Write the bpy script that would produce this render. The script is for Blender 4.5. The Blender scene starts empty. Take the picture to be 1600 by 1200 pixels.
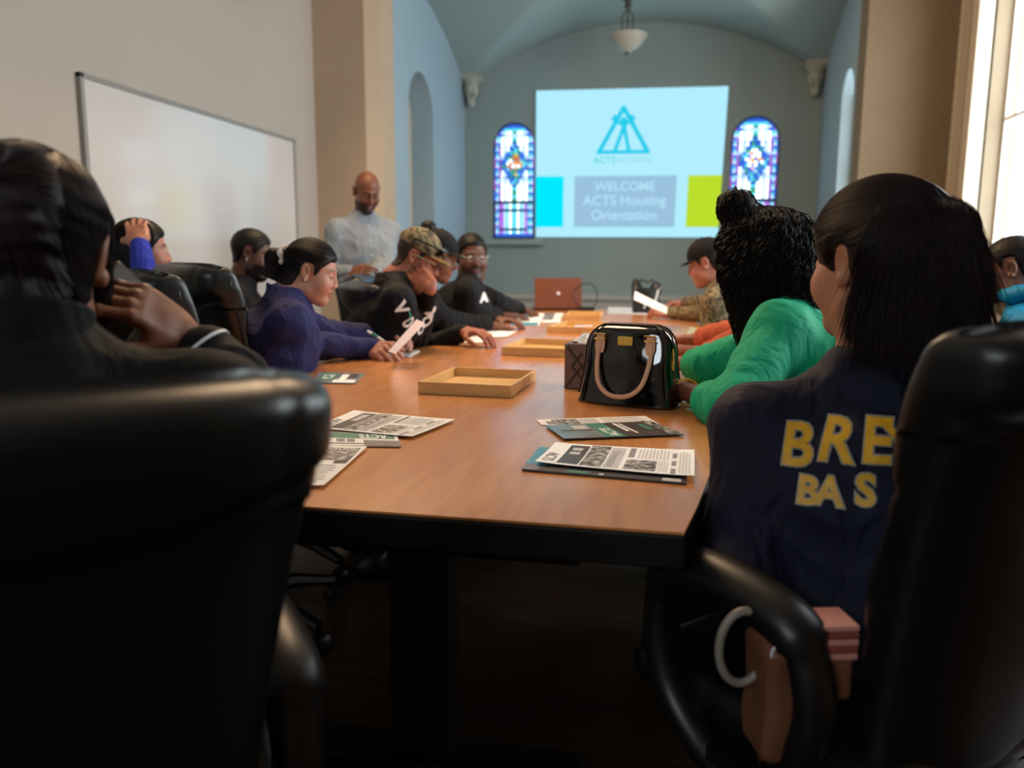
import bpy, math, random
import numpy as np
from math import sin, cos, pi, radians, sqrt, tan, atan2
from mathutils import Matrix, Vector
from mathutils.geometry import tessellate_polygon
random.seed(7); rng = np.random.default_rng(11)
SC = bpy.context.scene; COL = SC.collection

# ---------------------------------------------------------------- camera, world, light, exposure
cam_d = bpy.data.cameras.new('camera'); cam = bpy.data.objects.new('camera', cam_d); COL.objects.link(cam)
CAM = np.array([0, 0, 1.13])
_r, _u, _f = np.array([.981, .194, .005]), np.array([-.035, .153, .988]), np.array([-.191, .969, -.157])
_f /= np.linalg.norm(_f); _r = np.cross(_f, _u); _r /= np.linalg.norm(_r); _u = np.cross(_r, _f)
m = Matrix.Identity(4)
for i in range(3):
    m[i][0], m[i][1], m[i][2], m[i][3] = _r[i], _u[i], -_f[i], CAM[i]
cam.matrix_world = m
cam_d.sensor_width = 36; cam_d.lens = 1250 / 1600 * 36; cam_d.clip_start = .05
cam_d.dof.use_dof = True; cam_d.dof.focus_distance = 1.75; cam_d.dof.aperture_fstop = 2.6
SC.camera = cam
SC.view_settings.view_transform = 'Standard'; SC.view_settings.look = 'None'
SC.view_settings.exposure = 0.76; SC.view_settings.gamma = 1; SC.view_settings.use_curve_mapping = False

W = bpy.data.worlds.new('daylight'); SC.world = W; W.use_nodes = True
nt = W.node_tree; bg = nt.nodes['Background']
bg.inputs[0].default_value = (.86, .95, 1, 1); bg.inputs[1].default_value = 6.0

def light(name, kind, loc, energy, color, size=.3, rot=(0, 0, 0), sizey=None, portal=False):
    d = bpy.data.lights.new(name, kind); d.energy = energy; d.color = color
    if kind == 'AREA':
        d.shape = 'RECTANGLE'; d.size = size; d.size_y = sizey or size
        if portal: d.cycles.is_portal = True
    elif kind == 'POINT': d.shadow_soft_size = size
    o = bpy.data.objects.new(name, d); COL.objects.link(o); o.location = loc; o.rotation_euler = rot
    return o
# room outline (metres): +Y runs down the room to the projected slide
XL, XR = -2.85, 2.135          # side walls of the room
CL, CR = -2.32, 1.448          # side walls of the far bay
YP, YQ, YB, YN = 6.235, 7.07, 9.0, -2.2
RIGHT_WINS = [(4.75, 6.42), (2.25, 4.0)]
for a, b in RIGHT_WINS:        # daylight enters here
    light('window_portal', 'AREA', (XR + .12, (a + b) / 2, 2.1), 1, (1, 1, 1), b - a, (0, radians(90), 0), 2.3, True).rotation_euler = (0, radians(90), 0)
light('window_portal', 'AREA', (-1.2, YN - .12, 2.45), 1, (1, 1, 1), 1.6, (radians(90), 0, 0), 1.0, True)

# ---------------------------------------------------------------- materials
def lin(c):
    if isinstance(c, str):
        c = c.lstrip('#'); c = tuple(int(c[i:i + 2], 16) / 255 for i in (0, 2, 4))
    return tuple((x / 12.92 if x <= .04045 else ((x + .055) / 1.055) ** 2.4) for x in c)
MATS = {}
def mat(name, c='#888888', rough=.5, folds=None, metal=0., bump=None, var=0., vscale=6., coat=0., spec=.5, emit=None, es=0., attr=False, sheen=0., alpha=1., kind='noise', stretch=None, coatr=.1):
    if name in MATS: return MATS[name]
    m = bpy.data.materials.new(name); m.use_nodes = True; MATS[name] = m
    t = m.node_tree; b = t.nodes['Principled BSDF']; L = t.links.new
    cc = lin(c) + (1,)
    b.inputs['Base Color'].default_value = cc; b.inputs['Roughness'].default_value = rough
    b.inputs['Metallic'].default_value = metal; b.inputs['Specular IOR Level'].default_value = spec
    b.inputs['Coat Weight'].default_value = coat; b.inputs['Coat Roughness'].default_value = coatr
    b.inputs['Sheen Weight'].default_value = sheen
    if emit: b.inputs['Emission Color'].default_value = lin(emit) + (1,); b.inputs['Emission Strength'].default_value = es
    tc = t.nodes.new('ShaderNodeTexCoord'); mp = t.nodes.new('ShaderNodeMapping'); L(tc.outputs['Object'], mp.inputs[0])
    if stretch: mp.inputs['Scale'].default_value = stretch
    src = None
    if attr:
        a = t.nodes.new('ShaderNodeAttribute'); a.attribute_name = 'Col'; src = a.outputs['Color']; L(src, b.inputs['Base Color'])
    if var:
        n = t.nodes.new('ShaderNodeTexNoise'); n.inputs['Scale'].default_value = vscale; n.inputs['Detail'].default_value = 5; L(mp.outputs[0], n.inputs[0])
        mr = t.nodes.new('ShaderNodeMapRange'); mr.inputs[3].default_value = 1 - var; mr.inputs[4].default_value = 1 + var; mr.inputs[1].default_value = .3; mr.inputs[2].default_value = .7; L(n.outputs[0], mr.inputs[0])
        mx = t.nodes.new('ShaderNodeVectorMath'); mx.operation = 'SCALE'
        if src: L(src, mx.inputs[0])
        else: mx.inputs[0].default_value = cc[:3]
        L(mr.outputs[0], mx.inputs['Scale']); L(mx.outputs[0], b.inputs['Base Color'])
    if bump:
        sc, st = bump
        n = t.nodes.new('ShaderNodeTexVoronoi' if kind == 'voronoi' else 'ShaderNodeTexNoise'); n.inputs['Scale'].default_value = sc; L(mp.outputs[0], n.inputs[0])
        bp = t.nodes.new('ShaderNodeBump'); bp.inputs['Strength'].default_value = st; bp.inputs['Distance'].default_value = .01
        L(n.outputs[0], bp.inputs['Height']); L(bp.outputs[0], b.inputs['Normal'])
        if folds:
            n3 = t.nodes.new('ShaderNodeTexNoise'); n3.inputs['Scale'].default_value = folds[0]; n3.inputs['Detail'].default_value = 2; n3.inputs['Distortion'].default_value = 1.2
            m3 = t.nodes.new('ShaderNodeMapping'); m3.inputs['Scale'].default_value = (1, 1, .45); m3.inputs['Rotation'].default_value = (.5, .6, .3); L(tc.outputs['Object'], m3.inputs[0]); L(m3.outputs[0], n3.inputs[0])
            b3 = t.nodes.new('ShaderNodeBump'); b3.inputs['Strength'].default_value = folds[1]; b3.inputs['Distance'].default_value = .03; L(n3.outputs[0], b3.inputs['Height']); L(b3.outputs[0], bp.inputs['Normal'])
    return m
def wood(name, c1, c2, rough=.35, scale=3., axis=(1, 12, 12), coat=0., ring=True):
    if name in MATS: return MATS[name]
    m = mat(name, c1, rough, coat=coat, coatr=.22); t = m.node_tree; b = t.nodes['Principled BSDF']; L = t.links.new
    tc = t.nodes.new('ShaderNodeTexCoord'); mp = t.nodes.new('ShaderNodeMapping'); mp.inputs['Scale'].default_value = axis; L(tc.outputs['Object'], mp.inputs[0])
    n = t.nodes.new('ShaderNodeTexNoise'); n.inputs['Scale'].default_value = scale; n.inputs['Detail'].default_value = 8; n.inputs['Distortion'].default_value = .6; L(mp.outputs[0], n.inputs[0])
    n2 = t.nodes.new('ShaderNodeTexNoise'); n2.inputs['Scale'].default_value = scale * .25; n2.inputs['Detail'].default_value = 2; L(mp.outputs[0], n2.inputs[0])
    w = t.nodes.new('ShaderNodeMath'); w.operation = 'MULTIPLY'; w.inputs[1].default_value = 14; L(n2.outputs[0], w.inputs[0])
    fr = t.nodes.new('ShaderNodeMath'); fr.operation = 'PINGPONG'; fr.inputs[1].default_value = .5; L(w.outputs[0], fr.inputs[0])
    ad = t.nodes.new('ShaderNodeMath'); ad.operation = 'MULTIPLY_ADD'; ad.inputs[1].default_value = .22 if ring else 0; L(fr.outputs[0], ad.inputs[0]); L(n.outputs[0], ad.inputs[2])
    cr = t.nodes.new('ShaderNodeValToRGB'); cr.color_ramp.elements[0].position = .35; cr.color_ramp.elements[1].position = .85
    cr.color_ramp.elements[0].color = lin(c2) + (1,); cr.color_ramp.elements[1].color = lin(c1) + (1,)
    L(ad.outputs[0], cr.inputs[0]); L(cr.outputs[0], b.inputs['Base Color'])
    return m
def glass(name):
    m = bpy.data.materials.new(name); m.use_nodes = True; t = m.node_tree; t.nodes.clear(); L = t.links.new
    o = t.nodes.new('ShaderNodeOutputMaterial'); x = t.nodes.new('ShaderNodeMixShader'); a = t.nodes.new('ShaderNodeBsdfTransparent'); g = t.nodes.new('ShaderNodeBsdfGlossy')
    g.inputs['Roughness'].default_value = .02; x.inputs[0].default_value = .06; L(a.outputs[0], x.inputs[1]); L(g.outputs[0], x.inputs[2]); L(x.outputs[0], o.inputs[0])
    MATS[name] = m; return m

# ---------------------------------------------------------------- mesh helpers
class MB:
    def __init__(s): s.v = []; s.f = []; s.mi = []; s.c = []; s.n = 0
    def add(s, v, f, mi=0, col=None):
        v = np.asarray(v, float).reshape(-1, 3); s.v.append(v)
        f = [tuple(int(i) + s.n for i in q) for q in f]; s.f += f; s.mi += [mi] * len(f) if np.isscalar(mi) else list(mi)
        s.c.append(np.tile(np.array([1, 1, 1.]), (len(v), 1)) if col is None else np.broadcast_to(np.asarray(col, float), (len(v), 3)))
        s.n += len(v); return s
    def box(s, c, h, mi=0, R=None, col=None):
        v = np.array([[x, y, z] for x in (-1, 1) for y in (-1, 1) for z in (-1, 1)], float) * np.array(h)
        if R is not None: v = v @ np.array(R).T
        return s.add(v + np.array(c), [(0, 1, 3, 2), (4, 6, 7, 5), (0, 4, 5, 1), (2, 3, 7, 6), (0, 2, 6, 4), (1, 5, 7, 3)], mi, col)
    def box2(s, lo, hi, mi=0):
        lo, hi = np.array(lo, float), np.array(hi, float); return s.box((lo + hi) / 2, (hi - lo) / 2, mi)
    def tube(s, path, r, n=10, mi=0, closed=False, flat=None, caps=True, col=None):
        p = np.asarray(path, float); N = len(p); r = np.broadcast_to(r, (N,))
        tg = np.roll(p, -1, 0) - np.roll(p, 1, 0) if closed else np.gradient(p, axis=0)
        tg /= np.linalg.norm(tg, axis=1)[:, None] + 1e-12
        u = np.array([0, 0, 1.]) if abs(tg[0][2]) < .9 else np.array([1., 0, 0])
        vs = []
        for i in range(N):
            u = u - tg[i] * u.dot(tg[i]); u /= np.linalg.norm(u) + 1e-12; w = np.cross(tg[i], u)
            for k in range(n):
                a = 2 * pi * k / n; d = u * cos(a) + w * sin(a)
                if flat is not None: ax = np.array(flat[0]); d = d + ax * d.dot(ax) * (flat[1] - 1)
                vs.append(p[i] + d * r[i])
        f = []
        for i in range(N if closed else N - 1):
            j = (i + 1) % N
            for k in range(n): k2 = (k + 1) % n; f.append((i * n + k, i * n + k2, j * n + k2, j * n + k))
        if caps and not closed: f.append(tuple(range(n))[::-1]); f.append(tuple((N - 1) * n + k for k in range(n)))
        return s.add(vs, f, mi, col)
    def lathe(s, prof, c=(0, 0, 0), n=32, mi=0, R=None):
        v = np.array([[r * cos(2 * pi * k / n), r * sin(2 * pi * k / n), z] for r, z in prof for k in range(n)])
        if R is not None: v = v @ np.array(R).T
        f = [(i * n + k, i * n + (k + 1) % n, (i + 1) * n + (k + 1) % n, (i + 1) * n + k) for i in range(len(prof) - 1) for k in range(n)]
        return s.add(v + np.array(c), f, mi)
    def grid(s, V, mi=0, wrap=False, col=None, capends=False):
        V = np.asarray(V, float); a, b = V.shape[:2]
        f = [(i * b + j, i * b + (j + 1) % b, (i + 1) * b + (j + 1) % b, (i + 1) * b + j) for i in range(a - 1) for j in range(b if wrap else b - 1)]
        if capends: f.append(tuple(range(b))[::-1]); f.append(tuple((a - 1) * b + k for k in range(b)))
        return s.add(V.reshape(-1, 3), f, mi, col)
    def prism(s, poly, z0, z1, mi=0, fn=None):
        n = len(poly); v = [(x, y, z0) for x, y in poly] + [(x, y, z1) for x, y in poly]
        if fn: v = [fn(*q) for q in v]
        return s.add(v, [tuple(range(n))[::-1], tuple(range(n, 2 * n))] + [(i, (i + 1) % n, n + (i + 1) % n, n + i) for i in range(n)], mi)
    def sphere(s, c, r, mi=0, n=16, R=None, col=None):
        r = np.broadcast_to(r, (3,)); v = []; 
        for i in range(n // 2 + 1):
            t = pi * i / (n // 2)
            for k in range(n): a = 2 * pi * k / n; v.append((sin(t) * cos(a), sin(t) * sin(a), cos(t)))
        v = np.array(v) * r
        if R is not None: v = v @ np.array(R).T
        f = [(i * n + k, (i + 1) * n + k, (i + 1) * n + (k + 1) % n, i * n + (k + 1) % n) for i in range(n // 2) for k in range(n)]
        return s.add(v + np.array(c), f, mi, col)
    def build(s, name, mats, parent=None, world=True, smooth=True, bevel=0, sharp=40, colors=False, sub=0):
        v = np.concatenate(s.v)
        if parent is not None and world: v = (v - np.array(parent['_o'])) @ rz(parent['_a'])
        me = bpy.data.meshes.new(name); me.from_pydata(v.tolist(), [], s.f)
        if not isinstance(mats, (list, tuple)): mats = [mats]
        for x in mats: me.materials.append(x)
        me.polygons.foreach_set('material_index', s.mi)
        if colors:
            ca = me.color_attributes.new('Col', 'FLOAT_COLOR', 'POINT'); c = np.concatenate(s.c); ca.data.foreach_set('color', np.hstack([c, np.ones((len(c), 1))]).ravel())
        me.validate(); me.update()
        if smooth:
            me.shade_smooth()
            if sharp: me.set_sharp_from_angle(angle=radians(sharp))
        o = bpy.data.objects.new(name, me); COL.objects.link(o)
        if bevel:
            b = o.modifiers.new('bevel', 'BEVEL'); b.width = bevel; b.segments = 3; b.limit_method = 'ANGLE'; b.angle_limit = radians(35)
        if sub: q = o.modifiers.new('sub', 'SUBSURF'); q.levels = sub; q.render_levels = sub
        if parent is not None: o.parent = parent
        return o
def rz(a): return np.array([[cos(a), -sin(a), 0], [sin(a), cos(a), 0], [0, 0, 1.]])
def rx(a): return np.array([[1, 0, 0], [0, cos(a), -sin(a)], [0, sin(a), cos(a)]])
def ry(a): return np.array([[cos(a), 0, sin(a)], [0, 1, 0], [-sin(a), 0, cos(a)]])
def tag(o, label, cat, group=None, kind=None):
    o['label'] = label; o['category'] = cat
    if group: o['group'] = group
    if kind: o['kind'] = kind
    return o
def thing(name, label, cat, loc=(0, 0, 0), yaw=0., group=None):
    o = bpy.data.objects.new(name, None); COL.objects.link(o); o.location = loc; o.rotation_euler = (0, 0, yaw); o.empty_display_size = .05
    o['_o'] = tuple(float(x) for x in loc); o['_a'] = float(yaw)
    return tag(o, label, cat, group)
def struct(o): o['kind'] = 'structure'; return o
def copy_tree(root, loc, yaw, label, group=None, skip=()):
    r = root.copy(); COL.objects.link(r); r.location = loc; r.rotation_euler = (0, 0, yaw); r['label'] = label; r['_o'] = tuple(float(x) for x in loc); r['_a'] = float(yaw)
    if group: r['group'] = group
    for ch in list(root.children):
        c = ch.copy(); COL.objects.link(c); c.parent = r
        for g in list(ch.children):
            d = g.copy(); COL.objects.link(d); d.parent = c
    return r
def spline(pts, n=8, closed=False):
    p = np.asarray(pts, float); N = len(p); out = []
    for i in range(N if closed else N - 1):
        a, b, c, d = (p[(i - 1) % N], p[i], p[(i + 1) % N], p[(i + 2) % N]) if closed else (p[max(i - 1, 0)], p[i], p[i + 1], p[min(i + 2, N - 1)])
        for k in range(n):
            t = k / n; out.append(.5 * ((2 * b) + (c - a) * t + (2 * a - 5 * b + 4 * c - d) * t * t + (-a + 3 * b - 3 * c + d) * t ** 3))
    if not closed: out.append(p[-1])
    return np.array(out)
def text_mesh(s, size=1., extrude=0., maxedge=None, bold=0.):
    cu = bpy.data.curves.new('lettering', 'FONT'); cu.body = s; cu.size = size; cu.extrude = extrude; cu.align_x = 'CENTER'; cu.align_y = 'CENTER'; cu.resolution_u = 3; cu.offset = bold
    o = bpy.data.objects.new('lettering', cu); COL.objects.link(o); bpy.context.view_layer.update()
    me = bpy.data.meshes.new_from_object(o.evaluated_get(bpy.context.evaluated_depsgraph_get()))
    if maxedge:
        import bmesh
        bm = bmesh.new(); bm.from_mesh(me); bmesh.ops.triangulate(bm, faces=bm.faces[:])
        for _ in range(5):
            es = [e for e in bm.edges if e.calc_length() > maxedge]
            if not es: break
            bmesh.ops.subdivide_edges(bm, edges=es, cuts=1); bmesh.ops.triangulate(bm, faces=bm.faces[:])
        bm.to_mesh(me); bm.free()
    v = np.array([q.co[:] for q in me.vertices]).reshape(-1, 3); f = [tuple(p.vertices) for p in me.polygons]
    bpy.data.objects.remove(o); bpy.data.curves.remove(cu); bpy.data.meshes.remove(me)
    return v, f

# ---------------------------------------------------------------- signed distance fields -> one continuous surface
def nrm(v): v = np.asarray(v, float); return v / (np.linalg.norm(v) + 1e-12)
class Field:
    def __init__(s, k=.02): s.p = []; s.k = k
    def _a(s, fn, lo, hi, k, op): s.p.append((fn, np.array(lo), np.array(hi), s.k if k is None else k, op)); return s
    def cap(s, a, b, ra, rb=None, k=None, op=0, flat=None):
        a = np.asarray(a, float); b = np.asarray(b, float); rb = ra if rb is None else rb; ba = b - a; L2 = ba.dot(ba) + 1e-9; R = max(ra, rb)
        def fn(P):
            pa = P - a; h = np.clip((pa @ ba) / L2, 0, 1); v = pa - h[..., None] * ba
            if flat is not None: ax = nrm(flat[0]); v = v + (v @ ax)[..., None] * ax * (1 / flat[1] - 1)
            return np.sqrt((v * v).sum(-1)) - (ra + (rb - ra) * h)
        return s._a(fn, np.minimum(a, b) - R, np.maximum(a, b) + R, k, op)
    def ell(s, c, r, k=None, op=0, R=None):
        c = np.asarray(c, float); r = np.broadcast_to(np.asarray(r, float), (3,)).astype(float); M = np.eye(3) if R is None else np.asarray(R)
        def fn(P):
            q = (P - c) @ M; k0 = np.sqrt(((q / r) ** 2).sum(-1)); k1 = np.sqrt(((q / r ** 2) ** 2).sum(-1)) + 1e-9
            return k0 * (k0 - 1) / k1
        m = r.max(); return s._a(fn, c - m, c + m, k, op)
    def box(s, c, h, rad, k=None, op=0, R=None):
        c = np.asarray(c, float); h = np.asarray(h, float) - rad; M = np.eye(3) if R is None else np.asarray(R)
        def fn(P):
            q = np.abs((P - c) @ M) - h; return np.sqrt((np.maximum(q, 0) ** 2).sum(-1)) + np.minimum(q.max(-1), 0) - rad
        m = np.linalg.norm(h) + rad; return s._a(fn, c - m, c + m, k, op)
    def cut(s, pt, n, k=.01):          # keep the side the normal points away from
        pt = np.asarray(pt, float); n = nrm(n); return s._a(lambda P: -((P - pt) @ n), [-9] * 3, [9] * 3, k, 1)
    def disp(s, fn): return s._a(fn, [-9] * 3, [9] * 3, 0, 3)
    def comb(s, d, p, k, op):
        if op == 3: return d + p
        if op == 1: p = -p; h = np.maximum(k - np.abs(d - p), 0) / max(k, 1e-6); return np.maximum(d, p) + h * h * k / 4
        h = np.maximum(k - np.abs(d - p), 0) / max(k, 1e-6); return np.minimum(d, p) - h * h * k / 4
    def eval(s, P):
        d = np.full(P.shape[:-1], .5)
        for fn, lo, hi, k, op in s.p: d = s.comb(d, fn(P), k, op)
        return d
    def grad(s, P, e=.002):
        g = np.stack([s.eval(P + np.eye(3)[i] * e) - s.eval(P - np.eye(3)[i] * e) for i in range(3)], -1)
        return g / (np.linalg.norm(g, axis=-1, keepdims=True) + 1e-9)
    def mesh(s, h, lo=None, hi=None):
        if lo is None: lo = np.min([p[1] for p in s.p if p[4] == 0], 0) - .02
        if hi is None: hi = np.max([p[2] for p in s.p if p[4] == 0], 0) + .02
        lo = np.asarray(lo, float); n = np.ceil((np.asarray(hi) - lo) / h).astype(int) + 1
        ax = [lo[i] + h * np.arange(n[i]) for i in range(3)]
        D = np.full(tuple(n), .5)
        for fn, l, u, k, op in s.p:
            pad = k + 2.5 * h
            if op == 3:
                m = np.abs(D) < .02
                idx = np.nonzero(m); P = np.stack([ax[i][idx[i]] for i in range(3)], -1); D[idx] += fn(P); continue
            a = [max(0, int((l[i] - pad - lo[i]) / h)) for i in range(3)]; b = [min(n[i], int((u[i] + pad - lo[i]) / h) + 2) for i in range(3)]
            if any(a[i] >= b[i] for i in range(3)): continue
            G = np.stack(np.meshgrid(*[ax[i][a[i]:b[i]] for i in range(3)], indexing='ij'), -1)
            sl = tuple(slice(a[i], b[i]) for i in range(3)); D[sl] = s.comb(D[sl], fn(G), k, op)
        D[0] = D[-1] = .01; D[:, 0] = D[:, -1] = .01; D[:, :, 0] = D[:, :, -1] = .01
        I = D < 0; cnt = sum(I[x:n[0] - 1 + x, y:n[1] - 1 + y, z:n[2] - 1 + z].astype(np.int8) for x in (0, 1) for y in (0, 1) for z in (0, 1))
        act = (cnt > 0) & (cnt < 8); ci = np.argwhere(act); ids = np.full(act.shape, -1, np.int64); ids[act] = np.arange(len(ci))
        acc = np.zeros((len(ci), 3)); nn = np.zeros(len(ci))
        C8 = [(x, y, z) for x in (0, 1) for y in (0, 1) for z in (0, 1)]
        for p in C8:
            for axn in range(3):
                if p[axn]: continue
                q = list(p); q[axn] = 1
                da = D[ci[:, 0] + p[0], ci[:, 1] + p[1], ci[:, 2] + p[2]]; db = D[ci[:, 0] + q[0], ci[:, 1] + q[1], ci[:, 2] + q[2]]
                mk = (da < 0) != (db < 0); t = np.where(mk, da / np.where(mk, da - db, 1), 0)
                pos = np.array(p, float)[None] + t[:, None] * (np.array(q) - np.array(p))[None]
                acc += pos * mk[:, None]; nn += mk
        V = lo + (ci + acc / nn[:, None]) * h
        F = []
        for axn in range(3):
            o1, o2 = [(1, 2), (2, 0), (0, 1)][axn]
            sl0 = [slice(None)] * 3; sl1 = [slice(None)] * 3; sl0[axn] = slice(0, -1); sl1[axn] = slice(1, None)
            A = I[tuple(sl0)]; B = I[tuple(sl1)]; e = np.argwhere(A != B); e = e[(e[:, o1] > 0) & (e[:, o2] > 0) & (e[:, o1] < n[o1] - 1) & (e[:, o2] < n[o2] - 1)]
            ins = A[e[:, 0], e[:, 1], e[:, 2]]
            def cell(d1, d2): c = e.copy(); c[:, o1] += d1; c[:, o2] += d2; return ids[c[:, 0], c[:, 1], c[:, 2]]
            q = np.stack([cell(-1, -1), cell(0, -1), cell(0, 0), cell(-1, 0)], 1); q[~ins] = q[~ins][:, ::-1]
            F.append(q)
        F = np.concatenate(F); F = F[(F >= 0).all(1)]
        return V, F
def wob(P, s, seed=0):
    a = seed * 1.7; x, y, z = P[..., 0] * s, P[..., 1] * s, P[..., 2] * s
    return (np.sin(x + 1.3 * np.sin(y * .9 + a) + a) + np.sin(y * 1.1 + 1.4 * np.sin(z * .8 - a) + 2 * a) + np.sin(z * 1.05 + 1.2 * np.sin(x * .95 + a))) / 3
# picture-plane bookkeeping used only to choose where things stand (a ray from the camera met with a real plane)
def ray(px, py): return _r * (px - 800) / 1250 + _u * -(py - 600) / 1250 + _f
def onZ(px, py, z): r = ray(px, py); return CAM + r * ((z - 1.13) / r[2])
def atD(px, py, d): return CAM + ray(px, py) * d

# ================================================================ the room
wallm = mat('wall_paint', '#b0a497', .85, bump=(40, .05), var=.03, vscale=1.2)
baym = mat('bay_paint', '#93a6b0', .85, var=.03, vscale=1.5)
backm = mat('back_wall_paint', '#8b9895', .9, var=.03, vscale=1.5)
trimm = mat('cream_trim', '#bcae98', .5)
whitem = mat('white_trim', '#d5d2ca', .5)
def arc(xc, zc, r, a0, a1, n): return [(xc + r * cos(a), zc + r * sin(a)) for a in np.linspace(a0, a1, n)]
def wall(name, outline, holes, fn, thick, m):
    """a slab with real holes; fn(u, w, d) maps outline coordinates and depth to the room"""
    b = MB(); loops = [outline] + holes
    tri = tessellate_polygon([[Vector((u, w, 0)) for u, w in lp] for lp in loops]); pts = [q for lp in loops for q in lp]
    for d in (0, thick): b.add([fn(u, w, d) for u, w in pts], tri)
    for lp in loops:
        n = len(lp); v = [fn(u, w, 0) for u, w in lp] + [fn(u, w, thick) for u, w in lp]
        b.add(v, [(i, (i + 1) % n, n + (i + 1) % n, n + i) for i in range(n)])
    return struct(b.build(name, m, smooth=False))
floorm = wood('dark_floor_boards', '#4a3322', '#2c1c12', .38, 4, (1, 9, 1))
o = MB(); o.box2((XL - .3, YN - .3, -.1), (XR + .3, YB + .3, 0)); struct(o.build('floor', floorm, smooth=False))
H = 4.2
wall('wall_left', [(YN, 0), (YP, 0), (YP, H), (YN, H)], [], lambda u, w, d: (XL - d, u, w), .15, wallm)
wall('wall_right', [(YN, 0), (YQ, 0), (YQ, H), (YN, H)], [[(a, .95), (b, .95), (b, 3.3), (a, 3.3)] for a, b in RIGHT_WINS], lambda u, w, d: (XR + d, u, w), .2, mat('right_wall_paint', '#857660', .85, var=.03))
wall('wall_near', [(XL, 0), (XR, 0), (XR, H), (XL, H)], [[(-2.0, 1.95), (-.4, 1.95), (-.4, 2.95), (-2.0, 2.95)]], lambda u, w, d: (u, YN - d, w), .2, wallm)
o = MB(); o.box2((XL - .2, YN - .2, H), (XR + .3, YQ, H + .1)); struct(o.build('ceiling', wallm, smooth=False))
# returns (piers) where the room narrows
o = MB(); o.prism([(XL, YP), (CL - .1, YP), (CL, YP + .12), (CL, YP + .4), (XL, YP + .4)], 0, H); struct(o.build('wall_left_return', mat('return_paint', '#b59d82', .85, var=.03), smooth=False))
o = MB(); o.prism([(CR, YQ), (XR + .2, YQ), (XR + .2, YQ + .3), (CR, YQ + .3)], 0, H); struct(o.build('wall_right_return', mat('return_paint_shaded', '#7c6b54', .85, var=.03), smooth=False))  # right return: its dimness is put into a darker copy of the paint
# groin vault of the far bay
SPR, CRN, YC = 2.985, 3.575, 6.6
def archz(t):  # t in -1..1
    half = 1.884; rise = CRN - SPR; Rr = (half ** 2 + rise ** 2) / (2 * rise); return np.sqrt(np.maximum(Rr ** 2 - (t * half) ** 2, 0)) - (Rr - rise) + SPR
xs = np.linspace(CL - .1, CR + .1, 74); ys = np.linspace(YP, YB + .1, 52); Xg, Yg = np.meshgrid(xs, ys, indexing='ij')
Zg = np.maximum(archz((Xg - (CL + CR) / 2) / 1.884), archz((Yg - YC) / (YB - YC)))
o = MB(); o.grid(np.stack([Xg, Yg, Zg], -1)); o.grid(np.stack([Xg, Yg, Zg + .06], -1)); struct(o.build('ceiling_vault', mat('vault_paint', '#98a6a2', .85, var=.02), sharp=8))
o = MB(); o.box2((CL - .3, YP, 3.5), (CR, YP + .08, H)); o.box2((CR, YP, 3.3), (CR + .08, YQ, H)); struct(o.build('wall_header', wallm, smooth=False))
topb = [(x, float(archz((x - (CL + CR) / 2) / 1.884))) for x in np.linspace(CR, CL, 30)]
def archwin(c, w, z0, z1):
    r = w / 2; return [(c - r, z0), (c + r, z0)] + arc(c, z1 - r, r, 0, pi, 15)
WL, WR = (-1.77, .48, 1.33, 2.6), (.815, .5, 1.33, 2.6)
wall('wall_back', [(CL, 0), (CR, 0)] + topb, [archwin(*WL), archwin(*WR)], lambda u, w, d: (u, YB + d, w), .2, backm)
tops = [(y, float(archz((y - YC) / (YB - YC)))) for y in np.linspace(YB, YP + .4, 24)]
nic = [(7.0, .5), (7.75, .5)] + arc(7.375, 2.42, .375, 0, pi, 13)
wall('wall_left_bay', [(YP + .4, 0), (YB, 0)] + tops, [nic], lambda u, w, d: (CL - d, u, w), .22, baym)
topr = [(y, float(archz((y - YC) / (YB - YC)))) for y in np.linspace(YB, YQ + .3, 24)]
nicr = [(7.45, 1.0), (7.95, 1.0)] + arc(7.7, 2.5, .25, 0, pi, 13)
wall('wall_right_bay', [(YQ + .3, 0), (YB, 0)] + topr, [nicr], lambda u, w, d: (CR + d, u, w), .22, baym)
o = MB(); o.box2((CL - .5, 6.9, .4), (CL - .22, 7.9, 2.95)); struct(o.build('trim_9', trimm, smooth=False))
# narrow window in the right bay wall
g = glass('clear_glass')
def sash(name, fn, w0, w1, z0, z1, bars_v=(), bars_h=(), m=whitem, t=.03):
    b = MB()
    def bx(a0, a1, b0, b1, d0=.02, d1=.06): p = [fn(a0, b0, d0), fn(a1, b1, d1)]; b.box2(np.min(p, 0), np.max(p, 0))
    bx(w0, w0 + t, z0, z1); bx(w1 - t, w1, z0, z1); bx(w0 + t, w1 - t, z0, z0 + t); bx(w0 + t, w1 - t, z1 - t, z1)
    for v in bars_v: bx(v - t / 2.5, v + t / 2.5, z0 + t, z1 - t, .03, .05)
    for h in bars_h: bx(w0 + t, w1 - t, h - t / 2, h + t / 2, .025, .055)
    o = struct(b.build(name, m, smooth=False)); o['_o'] = (0, 0, 0); o['_a'] = 0.
    b = MB(); b.add([fn(w0, z0, .04), fn(w1, z0, .04), fn(w1, z1, .04), fn(w0, z1, .04)], [(0, 1, 2, 3)]); b.build('window_pane', g, o, smooth=False)
    return o
k = 1
for a, b_ in RIGHT_WINS:
    sash('window_%d' % k, lambda u, w, d: (XR + .1 + d, u, w), a, b_, .95, 3.3, [(a + b_) / 2], [2.1]); k += 1
sash('window_3', lambda u, w, d: (u, YN - .1 - d, w), -2.0, -.4, 1.95, 2.95, [-1.2], []); k += 1
o = sash('window_4', lambda u, w, d: (CR + .1 + d, u, w), 7.45, 7.95, 1.0, 2.75, [], [1.9])
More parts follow.
